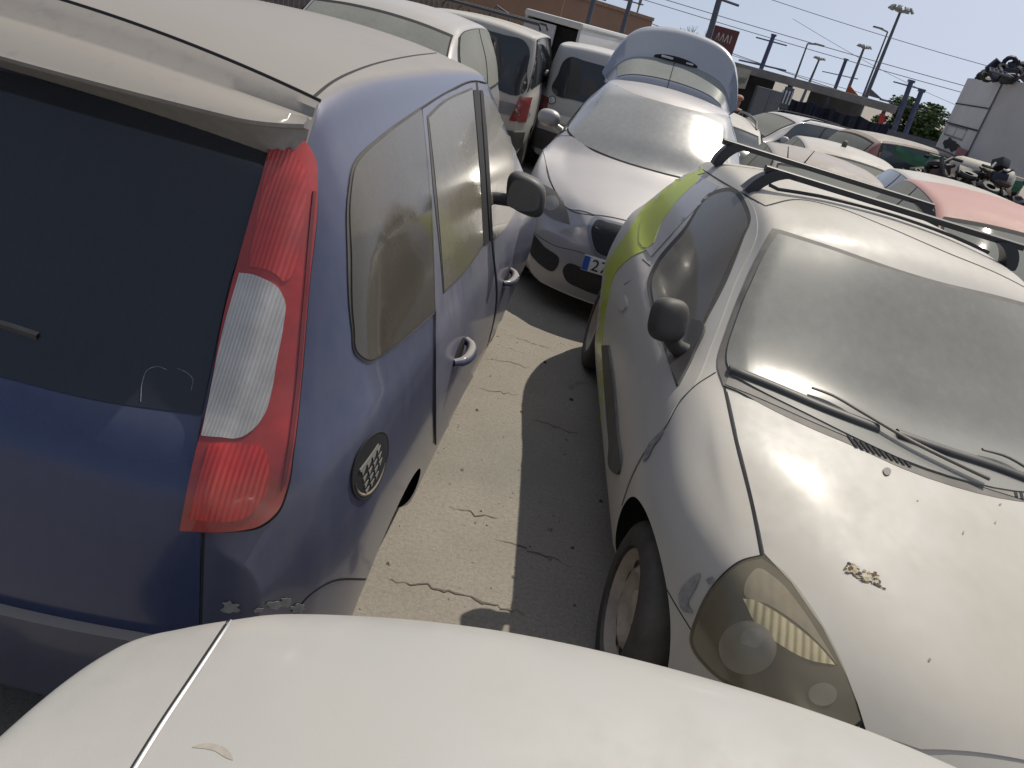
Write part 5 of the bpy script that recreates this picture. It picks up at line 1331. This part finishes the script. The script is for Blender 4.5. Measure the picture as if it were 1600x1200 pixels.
mb.tube([(q[0]-.32, q[1]-21, .2), (q[0]-.32, q[1]-21, q[2]-gz(21)-.1), (q[0]-.2, q[1]-21, q[2]-gz(21)+.1), (q[0]+.1, q[1]-21, q[2]-gz(21)), (q[0]+.36, q[1]-21, q[2]-gz(21)-.6), (q[0]+.42, q[1]-21, .2)], .025, 6)
o = mb.build('door_frame', M_STEEL); o.location = (0, 21, gz(21)); tag(o, 'loose steel car door frame leaning on the paling fence', 'door frame')
# white box van with its side open
D0 = at_y(822, 18, 15.5); D1 = at_y(908, 50, 15.2); g0 = gz(15.4); hD = D0[2]-g0
dt = thing('box_van', 'white box van whose open side shows a dark inside', 'van', (D0[0], 15.5, g0), math.atan2(D1[1]-D0[1], D1[0]-D0[0]))
Wd = math.hypot(D1[0]-D0[0], D1[1]-D0[1])
mb = MB(); t_ = .06
mb.box(Vector((Wd/2, 1.9, .32)), (Wd, 3.8, .10), 0, None, .02); mb.box(Vector((Wd/2, 1.9, hD)), (Wd+.04, 3.86, .12), 0, None, .05)
mb.box(Vector((.03, 1.9, hD/2+.18)), (.06, 3.8, hD-.36), 0, None, .02); mb.box(Vector((Wd-.03, 1.9, hD/2+.18)), (.06, 3.8, hD-.36), 0, None, .02); mb.box(Vector((Wd/2, 3.78, hD/2+.18)), (Wd, .05, hD-.36))
mb.build('cargo_box', P_VAN, dt, smooth=35)
mb = MB(); mb.box(Vector((Wd*.30, -.03, hD/2+.16)), (Wd*.56, .05, hD-.50), 0, None, .02); dd = mb.build('door', plain('van_door_grey_white', (.42, .40, .42), .5, var=.08, dust=.15), dt, smooth=35)
mb = MB()
for i, (zx, ww) in enumerate(((.80, .30), (.72, .22), (.52, .16), (.46, .28))): mb.box(Vector((Wd*(.34+.05*(i % 2)), -.058, zx)), (Wd*ww, .004, .03))
mb.build('faded_lettering', plain('faded_grey_ink', (.22, .22, .25), .6), dd, smooth=0)
mb = MB(); mb.box(Vector((Wd/2, 1.95, hD/2+.14)), (Wd-.16, 3.55, hD-.46)); mb.build('shade_block', M_UNDER, dt, smooth=0)  # solid black block stands in for the shade inside the box
for xx in (.45, Wd-.35):
    for yy in (.6, 3.0): wheel(dt, xx, yy, .3, .3, .2)
mb = MB()
for sx_ in (0, .20):
    mb = egg(MB(), (Wd*.30+sx_, -.22, .86), (.085, .06, .12), 0, 0, 2.2, 3); mb.tube([(Wd*.30+sx_, -.22, .84), (Wd*.30+sx_, 0, .80)], .02, 6); mb.build('door_mirror', M_CHROME, dt)
# white lorry box behind the vans
E0 = at_y(914, 37, 20); g0 = gz(20)
et = thing('box_lorry', 'white lorry box standing behind the white van', 'truck', (E0[0], 20, g0), .10)
mb = MB(); mb.box(Vector((1.05, 2.4, (E0[2]-g0)/2+.45)), (2.1, 4.8, (E0[2]-g0)-.9), 0, None, .06); mb.build('cargo_box', plain('lorry_grey_white', (.40, .42, .43), .45, var=.08, dust=.15), et, smooth=35)
mb = MB(); mb.box(Vector((1.05, 2.4, .72)), (1.7, 4.6, .2)); mb.build('chassis', M_UNDER, et)
for yy in (.8, 3.9):
    for xx in (.25, 1.85): wheel(et, yy*0+xx, yy, .42, .42, .24)
mb = MB(); mb.box(Vector((.02, -.02, (E0[2]-g0)-.16)), (.10, .06, .12)); mb.build('marker_lamp', M_GAP, et)
# station sign
S0, S1 = at_y(1111, 37, 40), at_y(1157, 48, 40); g0 = gz(40)
st = thing('station_sign', 'tall dark red sign with white zigzag strokes', 'sign', (S0[0], 40, g0))
wS = S1[0]-S0[0]; hS = S0[2]-g0
mb = MB(); mb.box(Vector((wS/2, .15, hS/2)), (wS, .3, hS), 0, None, .03); mb.build('panel', plain('dark_red_panel', (.12, .035, .040), .6, var=.12, scale=2), st, smooth=35)
mb = MB(); zz = hS-.42; u = wS/10
for k in range(3):
    x = wS*.27+k*u*1.55
    mb.add([(x, -.012, zz-.18), (x+u*.35, -.012, zz-.18), (x+u*1.0, -.012, zz+.16), (x+u*.65, -.012, zz+.16)], [(0, 1, 2, 3)])
    mb.add([(x+u*.72, -.013, zz+.16), (x+u*1.02, -.013, zz+.16), (x+u*1.45, -.013, zz-.18), (x+u*1.15, -.013, zz-.18)], [(0, 1, 2, 3)])
mb.add([(x+u*1.9, -.012, zz-.18), (x+u*2.2, -.012, zz-.18), (x+u*2.2, -.012, zz+.16), (x+u*1.9, -.012, zz+.16)], [(0, 1, 2, 3)])
mb.build('logo_strokes', plain('sign_white', (.45, .42, .42), .5, var=.05), st, smooth=0)
mb = MB(); mb.box(Vector((wS*.5, -.012, hS-1.95)), (.035, .01, .22)); mb.build('small_letter', MATS['sign_white'], st, smooth=0)
# open shed
A = at_y(1147, 97, 25); B = at_y(1388, 165, 25); g0 = gz(25); Hs = A[2]-g0; Ls_ = B[0]-A[0]
sh = thing('open_shed', 'long low open shed with a flat grey roof and shaded inside', 'shed', (A[0], 25, g0))
sx = lambda px, py, y=25: tuple(at_y(px, py, y)-np.array([A[0], 25, g0]))
mb = MB(); mb.box(Vector((Ls_/2, 1.1, Hs-.06)), (Ls_+.3, 2.7, .10), 0, None, .015); mb.box(Vector((Ls_/2, -.29, Hs-.10)), (Ls_+.34, .05, .22), 0, None, .01)
mb.build('roof', plain('shed_roof_sheet', (.20, .19, .18), .7, var=.3, scale=2.5, dust=.4), sh, smooth=0)
for f in (.0, .37, .63, .99):
    mb = MB(); mb.box(Vector((.04+(Ls_-.08)*f, -.12, (Hs-.12)/2)), (.09, .09, Hs-.12)); mb.build('post', M_STEEL, sh, smooth=0)
mb = MB(); mb.box(Vector((Ls_*.19, 2.2, (Hs-.12)/2)), (Ls_*.38, .06, Hs-.12)); mb.box(Vector((Ls_*.815, 2.2, (Hs-.12)/2)), (Ls_*.37, .06, Hs-.12)); mb.box(Vector((Ls_*.505, 2.2, .55)), (Ls_*.25, .06, 1.1)); mb.box(Vector((.03, 1.1, (Hs-.12)/2)), (.05, 2.2, Hs-.14)); mb.build('back_wall', M_SHEDGREY, sh, smooth=0)
mb = MB()
for i in range(9): mb.box(Vector((Ls_*.39+i*.13, 2.25, 1.15)), (.05, .03, .55+.06*(i % 3)))
mb.build('fence_tips', M_STEEL, sh, smooth=0)
def curtain(name, x0, x1, z0, z1, y, mat, label, cat, sag=.12, seed=1):
    rnd = random.Random(seed); rows = []
    for i in range(41):
        t = i/40; x = x0+(x1-x0)*t; row = []
        for j in range(9):
            s_ = j/8; row.append((x, y+.05*math.sin(t*31+seed)+.03*math.sin(t*67)-.02*s_, (z1-sag*math.sin(math.pi*((t*2) % 1)))*(1-s_)+z0*s_))
        rows.append(row)
    m_ = MB(); m_.grid(rows); m_.grid([[(p[0], p[1]+.015, p[2]) for p in r_] for r_ in rows], 0, True)
    o = m_.build(name, mat); o.location = (A[0], 25, g0); return tag(o, label, cat)
curtain('tarpaulin', Ls_*.36, Ls_*.67, .0, Hs*.80, -.5, M_TARP, 'navy tarpaulin hanging in the left half of the open shed', 'tarpaulin', .06, 1)
curtain('tarpaulin', Ls_*.63, Ls_*1.0, .0, Hs*.80, -.75, M_TARP, 'navy tarpaulin hanging in the right half of the open shed', 'tarpaulin', .08, 5)
def rectpx(name, pxs, y, th, mat, label, cat, parent=None):
    P = [at_y(p[0], p[1], y) for p in pxs]; c = np.mean(P, 0); mb = MB(); n = len(P)
    V = [tuple(p-c) for p in P]+[tuple(p-c+np.array([0, th, 0])) for p in P]
    mb.add(V, [tuple(range(n)), tuple(range(2*n-1, n-1, -1))]+[(i, n+i, n+(i+1) % n, (i+1) % n) for i in range(n)])
    o = mb.build(name, mat, smooth=0); o.location = tuple(c); return tag(o, label, cat), c
nb, c_ = rectpx('notice_board', [(1151, 104), (1174, 110), (1164, 139), (1148, 137), (1141, 134)], 24.5, .03, plain('cream_board', (.40, .38, .33), .7, var=.12, scale=9), 'cream notice board with worn dark strokes hung at the shed corner', 'board')
mb = MB(); rnd = random.Random(2)
for k in range(7):
    p = at_y(1149+k*2.6, 124+k*.4+rnd.uniform(-3, 3), 24.49)-c_; mb.box(Vector((p[0], p[1]-.006, p[2])), (.018, .006, rnd.uniform(.10, .28)), 0, Matrix.Rotation(.12, 3, 'Y'))
mb.build('worn_strokes', plain('worn_ink', (.12, .12, .12), .7), nb, smooth=0)
cb = thing('steel_cabinet', 'grey two door steel cabinet inside the shed', 'cabinet', tuple(np.array([*at_y(1198, 160, 24.3)[:2], gz(24.3)])))
p0, p1 = at_y(1176, 132, 24.3), at_y(1216, 144, 24.3); zc = p0[2]-gz(24.3); wC = p1[0]-p0[0]
mb = MB(); mb.box(Vector((0, .2, zc/2)), (wC, .4, zc), 0, None, .012); mb.build('case', plain('cabinet_grey', (.15, .155, .165), .5, .1, var=.1), cb, smooth=35)
for sg in (-1, 1):
    mb = MB(); mb.box(Vector((sg*wC*.25, -.008, zc/2)), (wC*.46, .014, zc*.94), 0, None, .004); mb.build('door', MATS['cabinet_grey'], cb, smooth=35)
rectpx('pallet_screen', [(1228, 135), (1242, 139), (1230, 172), (1216, 168)], 24.4, .04, M_STEEL, 'dark slatted screen with bright gaps beside the grey cabinet', 'screen')
mb = MB()
for i in range(4):
    a = at_y(1221+i*5, 150+i*1.3, 24.35); mb.box(Vector(tuple(a)), (.045, .02, .36))
o = mb.build('white_battens', plain('white_batten', (.55, .56, .58), .5)); tag(o, 'row of pale battens on the dark slatted screen', 'battens')
rectpx('orange_sheet', [(1326, 131), (1342, 150), (1322, 145)], 24.9, .03, plain('orange_sheet', (.36, .085, .03), .7), 'orange triangular sheet lying on the shed roof', 'sheet')
rectpx('grey_sheet', [(1360, 138), (1380, 156), (1358, 150)], 25.2, .03, M_SHEDGREY, 'grey sheet propped on the right end of the shed roof', 'sheet')
rectpx('red_sign', [(1376, 178), (1384, 180), (1380, 194), (1372, 192)], 23.6, .02, plain('red_sign', (.38, .03, .03), .5), 'small red sign at the right post of the shed', 'sign')
# person in a cap by the notice board
def person(px, py, d):
    """standing behind the cars: only cap, head and shoulders show"""
    h = at_y(px, py, d); g = gz(d); S = (h[2]-g)/1.66
    root = thing('person', 'person in a tan cap and dark brown jacket standing below the notice board', 'person', (h[0], d, g), 2.6)
    J = {'pelvis': (0, 0, .92), 'spine': (0, -.02, 1.15), 'chest': (0, -.05, 1.34), 'neck': (0, -.09, 1.47), 'head0': (0, -.13, 1.56), 'head1': (0, -.14, 1.66),
         'shl': (.19, -.06, 1.40), 'ell': (.27, -.08, 1.12), 'wrl': (.20, -.28, .98), 'hal': (.18, -.36, .97), 'shr': (-.19, -.06, 1.40), 'elr': (-.27, -.08, 1.12), 'wrr': (-.20, -.28, .98), 'har': (-.18, -.36, .97),
         'hil': (.10, 0, .90), 'knl': (.11, -.03, .50), 'anl': (.11, .02, .09), 'tol': (.12, -.15, .04), 'hir': (-.10, 0, .90), 'knr': (-.11, -.03, .50), 'anr': (-.11, .02, .09), 'tor': (-.12, -.15, .04)}
    E_ = [('pelvis', 'spine'), ('spine', 'chest'), ('chest', 'neck'), ('neck', 'head0'), ('head0', 'head1'), ('chest', 'shl'), ('shl', 'ell'), ('ell', 'wrl'), ('wrl', 'hal'), ('chest', 'shr'), ('shr', 'elr'), ('elr', 'wrr'), ('wrr', 'har'),
          ('pelvis', 'hil'), ('hil', 'knl'), ('knl', 'anl'), ('anl', 'tol'), ('pelvis', 'hir'), ('hir', 'knr'), ('knr', 'anr'), ('anr', 'tor')]
    Rr = {'pelvis': .16, 'spine': .15, 'chest': .17, 'neck': .06, 'head0': .085, 'head1': .095, 'sh': .085, 'el': .055, 'wr': .042, 'ha': .045, 'hi': .10, 'kn': .07, 'an': .05, 'to': .05}
    def grow_(edges, nm, mat, k=1.0):
        names = [];
        for a, b in edges:
            for q in (a, b):
                if q not in names: names.append(q)
        me = bpy.data.meshes.new(nm); me.from_pydata([J[n] for n in names], [(names.index(a), names.index(b)) for a, b in edges], [])
        o = bpy.data.objects.new(nm, me); COL.objects.link(o)
        sk = o.modifiers.new('s', 'SKIN'); o.modifiers.new('b', 'SUBSURF').levels = 2
        for i, n_ in enumerate(names):
            r_ = Rr.get(n_) or Rr[n_[:2]]; me.skin_vertices[0].data[i].radius = (r_*k, r_*k*.85)
        me.skin_vertices[0].data[0].use_root = True
        dg = bpy.context.evaluated_depsgraph_get(); m2 = bpy.data.meshes.new_from_object(o.evaluated_get(dg)); bpy.data.objects.remove(o)
        m2.materials.clear(); m2.materials.append(mat); m2.polygons.foreach_set('use_smooth', [True]*len(m2.polygons))
        o2 = bpy.data.objects.new(nm, m2); COL.objects.link(o2); o2.parent = root; return o2
    grow_(E_, 'body', plain('skin', (.36, .20, .14), .6, var=.1))
    grow_([e for e in E_ if e[0] in ('pelvis', 'spine', 'chest', 'shl', 'shr', 'ell', 'elr') and e[1] not in ('neck', 'hil', 'hir')], 'jacket', plain('brown_jacket', (.045, .032, .030), .85, var=.3), 1.10)
    grow_([e for e in E_ if e[0] in ('pelvis', 'hil', 'hir', 'knl', 'knr')], 'trousers', plain('dark_trousers', (.03, .032, .04), .85, var=.2), 1.10)
    mb = MB(); egg(mb, (0, -.135, 1.70), (.108, .125, .075), 0, 0, 2.2, 3); mb.add([(-.08, -.24, 1.69), (.08, -.24, 1.69), (.06, -.34, 1.675), (-.06, -.34, 1.675), (-.08, -.24, 1.70), (.08, -.24, 1.70), (.06, -.34, 1.683), (-.06, -.34, 1.683)], [(0, 1, 2, 3), (7, 6, 5, 4), (0, 4, 5, 1), (1, 5, 6, 2), (2, 6, 7, 3), (3, 7, 4, 0)])
    cp = mb.build('cap', plain('tan_cap', (.42, .24, .15), .8, var=.15), root, smooth=50)
    mb = MB(); mb.lathe([(.110, 0), (.112, .022)], (0, 0, 0), 'z', 20); o = mb.build('cap_band', plain('red_band', (.28, .05, .04), .8), cp); o.location = (0, -.135, 1.672); o.scale = (1, 1.14, 1)
    for sg in (-1, 1):
        mb = MB(); egg(mb, (sg*.038, -.222, 1.625), (.013, .008, .008), 0, 0, 2, 2); mb.build('eye', M_BLACKINK, root)
    root.scale = (S,)*3
person(1151, 155, 19.5)
# lorry with a white box at the right edge
K0 = at_y(1567, 129, 15.0); K1 = at_y(1514, 118, 17.6); K2 = at_y(1690, 165, 13.2); g0 = gz(16); zb_ = at_y(1503, 247, 15.0)[2]; zt_ = (K0[2]+K1[2])/2
lt = thing('lorry', 'big dull white lorry box with a damaged lower corner, right edge', 'truck', (K0[0], K0[1], g0))
def lp(P, z): return (P[0]-K0[0], P[1]-K0[1], z-g0)
back = np.array([K1[0]-K0[0], K1[1]-K0[1]]); side_ = np.array([K2[0]-K0[0], K2[1]-K0[1]])
mb = MB(); base = [K0[:2], K0[:2]+side_, K0[:2]+side_+back, K1[:2]]
V = [lp(p, z) for z in (zb_, zt_) for p in base]; mb.add(V, [(0, 1, 5, 4), (1, 2, 6, 5), (2, 3, 7, 6), (3, 0, 4, 7), (4, 5, 6, 7), (3, 2, 1, 0)])
mb.build('cargo_box', M_BOXWHITE, lt, smooth=0)
def on_back(u, z, off=.012):
    n_ = np.array([back[1], -back[0]]); n_ = n_/np.linalg.norm(n_); n_ = n_ if np.dot(n_, K0[:2]) < 0 else -n_
    p = K0[:2]+back*u+n_*off; return (p[0]-K0[0], p[1]-K0[1], z-g0)
def strip(mb, a, b, w_, off=.012):
    A_, B_ = np.array(on_back(*a, off)), np.array(on_back(*b, off)); t = (B_-A_)/np.linalg.norm(B_-A_); n3 = np.cross(t, [back[1], -back[0], 0]); n3 = n3/np.linalg.norm(n3)*w_/2
    mb.add([tuple(A_-n3), tuple(B_-n3), tuple(B_+n3), tuple(A_+n3)], [(0, 1, 2, 3)])
hz = zt_-zb_; mb = MB()
strip(mb, (.0, zb_+.02), (.0, zt_), .05); strip(mb, (.02, zb_+hz*.64), (1, zb_+hz*.64), .022); strip(mb, (.02, zb_+hz*.36), (1, zb_+hz*.36), .03)
mb.build('door_seams', M_GAP, lt, smooth=0)
mb = MB(); strip(mb, (.3, zb_+hz*.20), (.3, zb_+hz*.34), .03); strip(mb, (.3, zb_+hz*.34), (.9, zb_+hz*.34), .03); strip(mb, (.3, zb_+hz*.20), (.9, zb_+hz*.20), .03); strip(mb, (.6, zb_+hz*.20), (.6, zb_+hz*.34), .03); strip(mb, (.9, zb_+hz*.20), (.9, zb_+hz*.34), .03); mb.build('hatch_frame', plain('hatch_grey', (.16, .15, .16), .6), lt, smooth=0)
mb = MB(); rnd = random.Random(4); ring = [(.35+.28*math.cos(a)*(1+rnd.uniform(-.3, .3)), zb_+hz*.10+hz*.075*math.sin(a)*(1+rnd.uniform(-.4, .4))) for a in np.linspace(0, 2*math.pi, 16, endpoint=False)]
mb.add([on_back(u+.2, z, .014) for u, z in ring], [tuple(range(16))]); mb.build('torn_hole', M_UNDER, lt, smooth=0)
mb = MB(); strip(mb, (.02, zb_+hz*.055), (.30, zb_+hz*.055), .14, .016); mb.build('red_white_plate', plain('faded_red_plate', (.30, .10, .11), .6, var=.3, scale=20), lt, smooth=0)
mb = MB(); mb.box(Vector((*( (side_+back)/2), zb_-g0-.35)), (1.6, 2.2, .5), 0, Matrix.Rotation(-.5, 3, 'Z')); mb.build('chassis', M_UNDER, lt, smooth=0)
for f in (.25, .8):
    for k in (.15, .85):
        p = side_*f+back*k; wheel(lt, p[0], p[1], .48, .48, .28)
# bundle of dark scrap on its roof
def heap(name, c, ext, n, seed, mats, label, cat, kind=None, smin=.05, smax=.25):
    rnd = random.Random(seed); mb = MB()
    for i in range(n):
        u, v = rnd.uniform(-1, 1), rnd.uniform(-1, 1); q = max(0, 1-(u*u+v*v)*.55); s_ = rnd.uniform(smin, smax)
        p = Vector((u*ext[0], v*ext[1], q*ext[2]*rnd.uniform(.35, 1))); rot = Matrix.Rotation(rnd.uniform(0, 6.28), 3, 'X') @ Matrix.Rotation(rnd.uniform(0, 6.28), 3, 'Z')
        k = rnd.random(); mi = rnd.randrange(len(mats))
        if k < .45: mb.box(p, (s_, s_*rnd.uniform(.4, 1), s_*rnd.uniform(.2, .7)), mi, rot, s_*.08)
        elif k < .75:
            a = rot @ Vector((s_, 0, 0)); b = rot @ Vector((0, s_*.6, s_*.3)); mb.tube([p-a, p+b*.5, p+a], s_*rnd.uniform(.06, .16), 6, mi)
        else:
            pr = [(s_*.30, -s_*.12), (s_*.55, -s_*.16), (s_*.62, 0), (s_*.55, s_*.16), (s_*.30, s_*.12)]; b2 = MB(); b2.lathe(pr, (0, 0, 0), 'z', 12); mb.add([rot @ Vector(q_)+p for q_ in b2.v], b2.f, mi)
    o = mb.build(name, mats, smooth=40); o.location = c; return tag(o, label, cat, kind=kind)
SCR = [plain('scrap_black', (.020, .021, .025), .6, var=.4, scale=6, dust=.12), plain('scrap_dark_blue', (.022, .026, .045), .55, .2, var=.4), plain('scrap_grey', (.045, .045, .05), .6, .1, var=.5), plain('scrap_rust', (.07, .045, .035), .8, var=.4)]
t0 = at_y(1612, 142, 14.6)
heap('scrap_bundle', (t0[0]+.15, t0[1]+.5, zt_-.06), (.70, .5, .42), 110, 8, SCR[:3], 'dark bundle of scrap tied on the lorry box roof', 'scrap')
mb = MB(); a = at_y(1548, 111, 14.6); b = at_y(1580, 121, 14.4); mb.tube([tuple(a), tuple(b)], .02, 5); mb.tube([tuple(a+np.array([.05, .2, .06])), tuple(b+np.array([0, .2, .06]))], .015, 5)
for i in range(5): mb.tube([tuple(a+(b-a)*i/5), tuple(a+(b-a)*i/5+np.array([.05, .2, .06]))], .012, 4)
tag(mb.build('ladder', M_STEEL), 'thin ladder frame sticking out left of the scrap bundle', 'ladder')
# scrap heap, tank and green sheet in the yard
h0 = at_y(1535, 276, 9.9)
heap('scrap_heap', (h0[0]+.2, 9.9, gz(9.9)), (1.6, .9, h0[2]-gz(9.9)+.22), 1300, 12, SCR, 'dark heap of tangled engine parts behind the pink car', 'scrap', 'stuff', .05, .20)
g1, g2 = at_y(1402, 226, 14.5), at_y(1600, 284, 13.2)
mb = MB(); rows = []
for i in range(31):
    t = i/30; p = g1+(g2-g1)*t; w_ = .16+.03*math.sin(t*9); sg_ = -.10*math.sin(math.pi*t)
    rows.append([(p[0], p[1]+.02*math.sin(t*40), p[2]+sg_), (p[0], p[1]-.05, p[2]-w_*.5+sg_), (p[0], p[1]+.02*math.sin(t*33), p[2]-w_+sg_), (p[0], p[1]+.05, p[2]-w_*.5+sg_), (p[0], p[1]+.02*math.sin(t*40), p[2]+sg_)])
mb.grid(rows); tag(mb.build('green_sheet', plain('green_tarpaulin', (.03, .14, .085), .55, var=.3, scale=3)), 'long sagging green tarpaulin strip below the lorry', 'tarpaulin')
gp = thing('green_bin', 'green upright bin behind the scrap, left of the pale tank', 'bin', (at_y(1458, 262, 13.5)[0], 13.5, gz(13.5))); zq = at_y(1458, 246, 13.5)[2]-gz(13.5)
mb = MB(); mb.box(Vector((0, 0, zq/2)), (.20, .20, zq), 0, None, .03); mb.build('body', plain('green_plastic', (.03, .10, .065), .5, var=.2), gp); mb = MB(); mb.box(Vector((0, 0, zq+.02)), (.23, .23, .05), 0, None, .015); mb.build('lid', MATS['green_plastic'], gp)
k1, k2 = at_y(1478, 262, 13), at_y(1582, 292, 12.6); tk = thing('tank', 'long pale cream tank lying behind the scrap heap', 'tank', (k1[0], k1[1], gz(13)))
v = k2-k1; Lk = np.linalg.norm(v); mb = MB(); prof = [(.001, 0), (.12, .015), (.20, .07), (.23, .15), (.23, Lk-.15), (.20, Lk-.06), (.12, Lk-.01), (.001, Lk)]
mb.lathe(prof, (0, 0, 0), 'x', 24); o = mb.build('shell', plain('cream_tank', (.42, .40, .34), .6, var=.1, dust=.3), tk); o.location = (0, 0, k1[2]-gz(13)); o.rotation_euler = (0, -math.atan2(v[2], math.hypot(v[0], v[1])), math.atan2(v[1], v[0]))
mb = MB()
for f in (.2, .8): mb.box(Vector((v[0]*f, v[1]*f, (k1[2]-gz(13))*.42)), (.25, .3, (k1[2]-gz(13))*.82))
mb.build('cradle', M_STEEL, tk)
# low mesh fence in front of the trees
fb = thing('paling_fence', 'dark railing fence below the green tree, right of the shed', 'fence', (0, 30, gz(30)))
mb = MB(); x0 = at_y(1385, 205, 30)[0]; x1 = at_y(1520, 250, 30)[0]
for i in range(70):
    x = x0+(x1-x0)*i/69; mb.box(Vector((x, 0, .9)), (.035, .035, 1.8+.05*(i % 2)))
for z in (.3, 1.6): mb.box(Vector(((x0+x1)/2, .03, z)), (x1-x0, .03, .05))
mb.build('railings', M_STEEL, fb, smooth=0)
# trees
def tree(px, py_top, py_bot, d, wpx, label, seed, leaf=(.05, .085, .028), n=5200):
    rnd = random.Random(seed); a = at_y(px, py_top, d); g = gz(d); x = a[0]; H_ = a[2]-g; rw = wpx/1200*d/2
    t = thing('tree', label, 'tree', (x, d, g), rnd.uniform(0, 6))
    mb = MB(); th = H_*.45; mb.tube([(0, 0, 0), (.03, 0, th*.5), (0, .04, th), (.05, 0, H_*.8)], [H_*.035, H_*.028, H_*.022, H_*.006], 8)
    for k in range(7):
        q = rnd.uniform(0, 6.28); z0 = H_*rnd.uniform(.25, .55); mb.tube([(0, 0, z0), (math.cos(q)*rw*.4, math.sin(q)*rw*.4, z0+H_*.15), (math.cos(q)*rw*.8, math.sin(q)*rw*.8, z0+H_*.25)], [H_*.014, H_*.009, H_*.003], 5)
    mb.build('trunk', plain('bark', (.06, .045, .035), .9), t)
    cl_ = []
    for k in range(26):
        q = rnd.uniform(0, 6.28); rr = rw*math.sqrt(rnd.uniform(0, .75)); z = H_*rnd.uniform(.22, .90); sc = rw*rnd.uniform(.22, .42)
        if z > H_*.6: rr *= .75
        cl_.append((rr*math.cos(q), rr*math.sin(q), z, sc))
    V, F, Mi = [], [], []
    for i in range(n):
        c = cl_[rnd.randrange(len(cl_))]; dx, dy, dz = rnd.gauss(0, 1), rnd.gauss(0, 1), rnd.gauss(0, 1); l = math.sqrt(dx*dx+dy*dy+dz*dz); r_ = c[3]*rnd.uniform(.55, 1.05)
        p = Vector((c[0]+dx/l*r_, c[1]+dy/l*r_, min(c[2]+dz/l*r_*.8, H_*1.02))); s_ = rw*rnd.uniform(.045, .085)
        M_ = Matrix.Rotation(rnd.uniform(0, 6.28), 3, 'Z') @ Matrix.Rotation(rnd.uniform(0, 3.1), 3, 'X'); o = len(V)
        for q in ((-s_, 0, 0), (0, -s_*.5, 0), (s_, 0, 0), (0, s_*.5, 0)): V.append(p+M_ @ Vector(q))
        F.append((o, o+1, o+2, o+3)); Mi.append(0 if rnd.random() < .6 else 1)
    mb = MB(); mb.v = [tuple(v) for v in V]; mb.f = F; mb.m = Mi
    mb.build('crown', [plain('leaf_dark', leaf, .7, var=.3), plain('leaf_light', tuple(q*1.8 for q in leaf), .7, var=.3)], t, smooth=0)
tree(1450, 162, 235, 46, 104, 'round bushy green tree right of the twin masts', 3, n=9500)
tree(1393, 196, 235, 50, 40, 'narrow dark tree between the shed and the twin masts', 4, (.035, .06, .028), 2600)
tree(1498, 214, 240, 52, 50, 'low tree half hidden by the lorry box', 6, (.045, .075, .03), 2600)
bt2 = thing('bare_tree', 'leafless twiggy tree left of the station sign', 'tree', (at_y(1085, 90, 40)[0], 40, gz(40)))
mb = MB(); rnd = random.Random(9)
def twig(p, d_, l, r_, k):
    e = p+d_*l; mb.tube([tuple(p), tuple(e)], [r_, r_*.6], 4)
    if k > 0:
        for i in range(3): twig(e, (d_+Vector((rnd.uniform(-.7, .7), rnd.uniform(-.7, .7), rnd.uniform(-.1, .5)))).normalized(), l*.68, r_*.6, k-1)
twig(Vector((0, 0, 0)), Vector((0, 0, 1)), (at_y(1085, 50, 40)[2]-gz(40))*.42, .06, 4)
mb.build('branches', plain('bare_bark', (.12, .10, .085), .9), bt2)
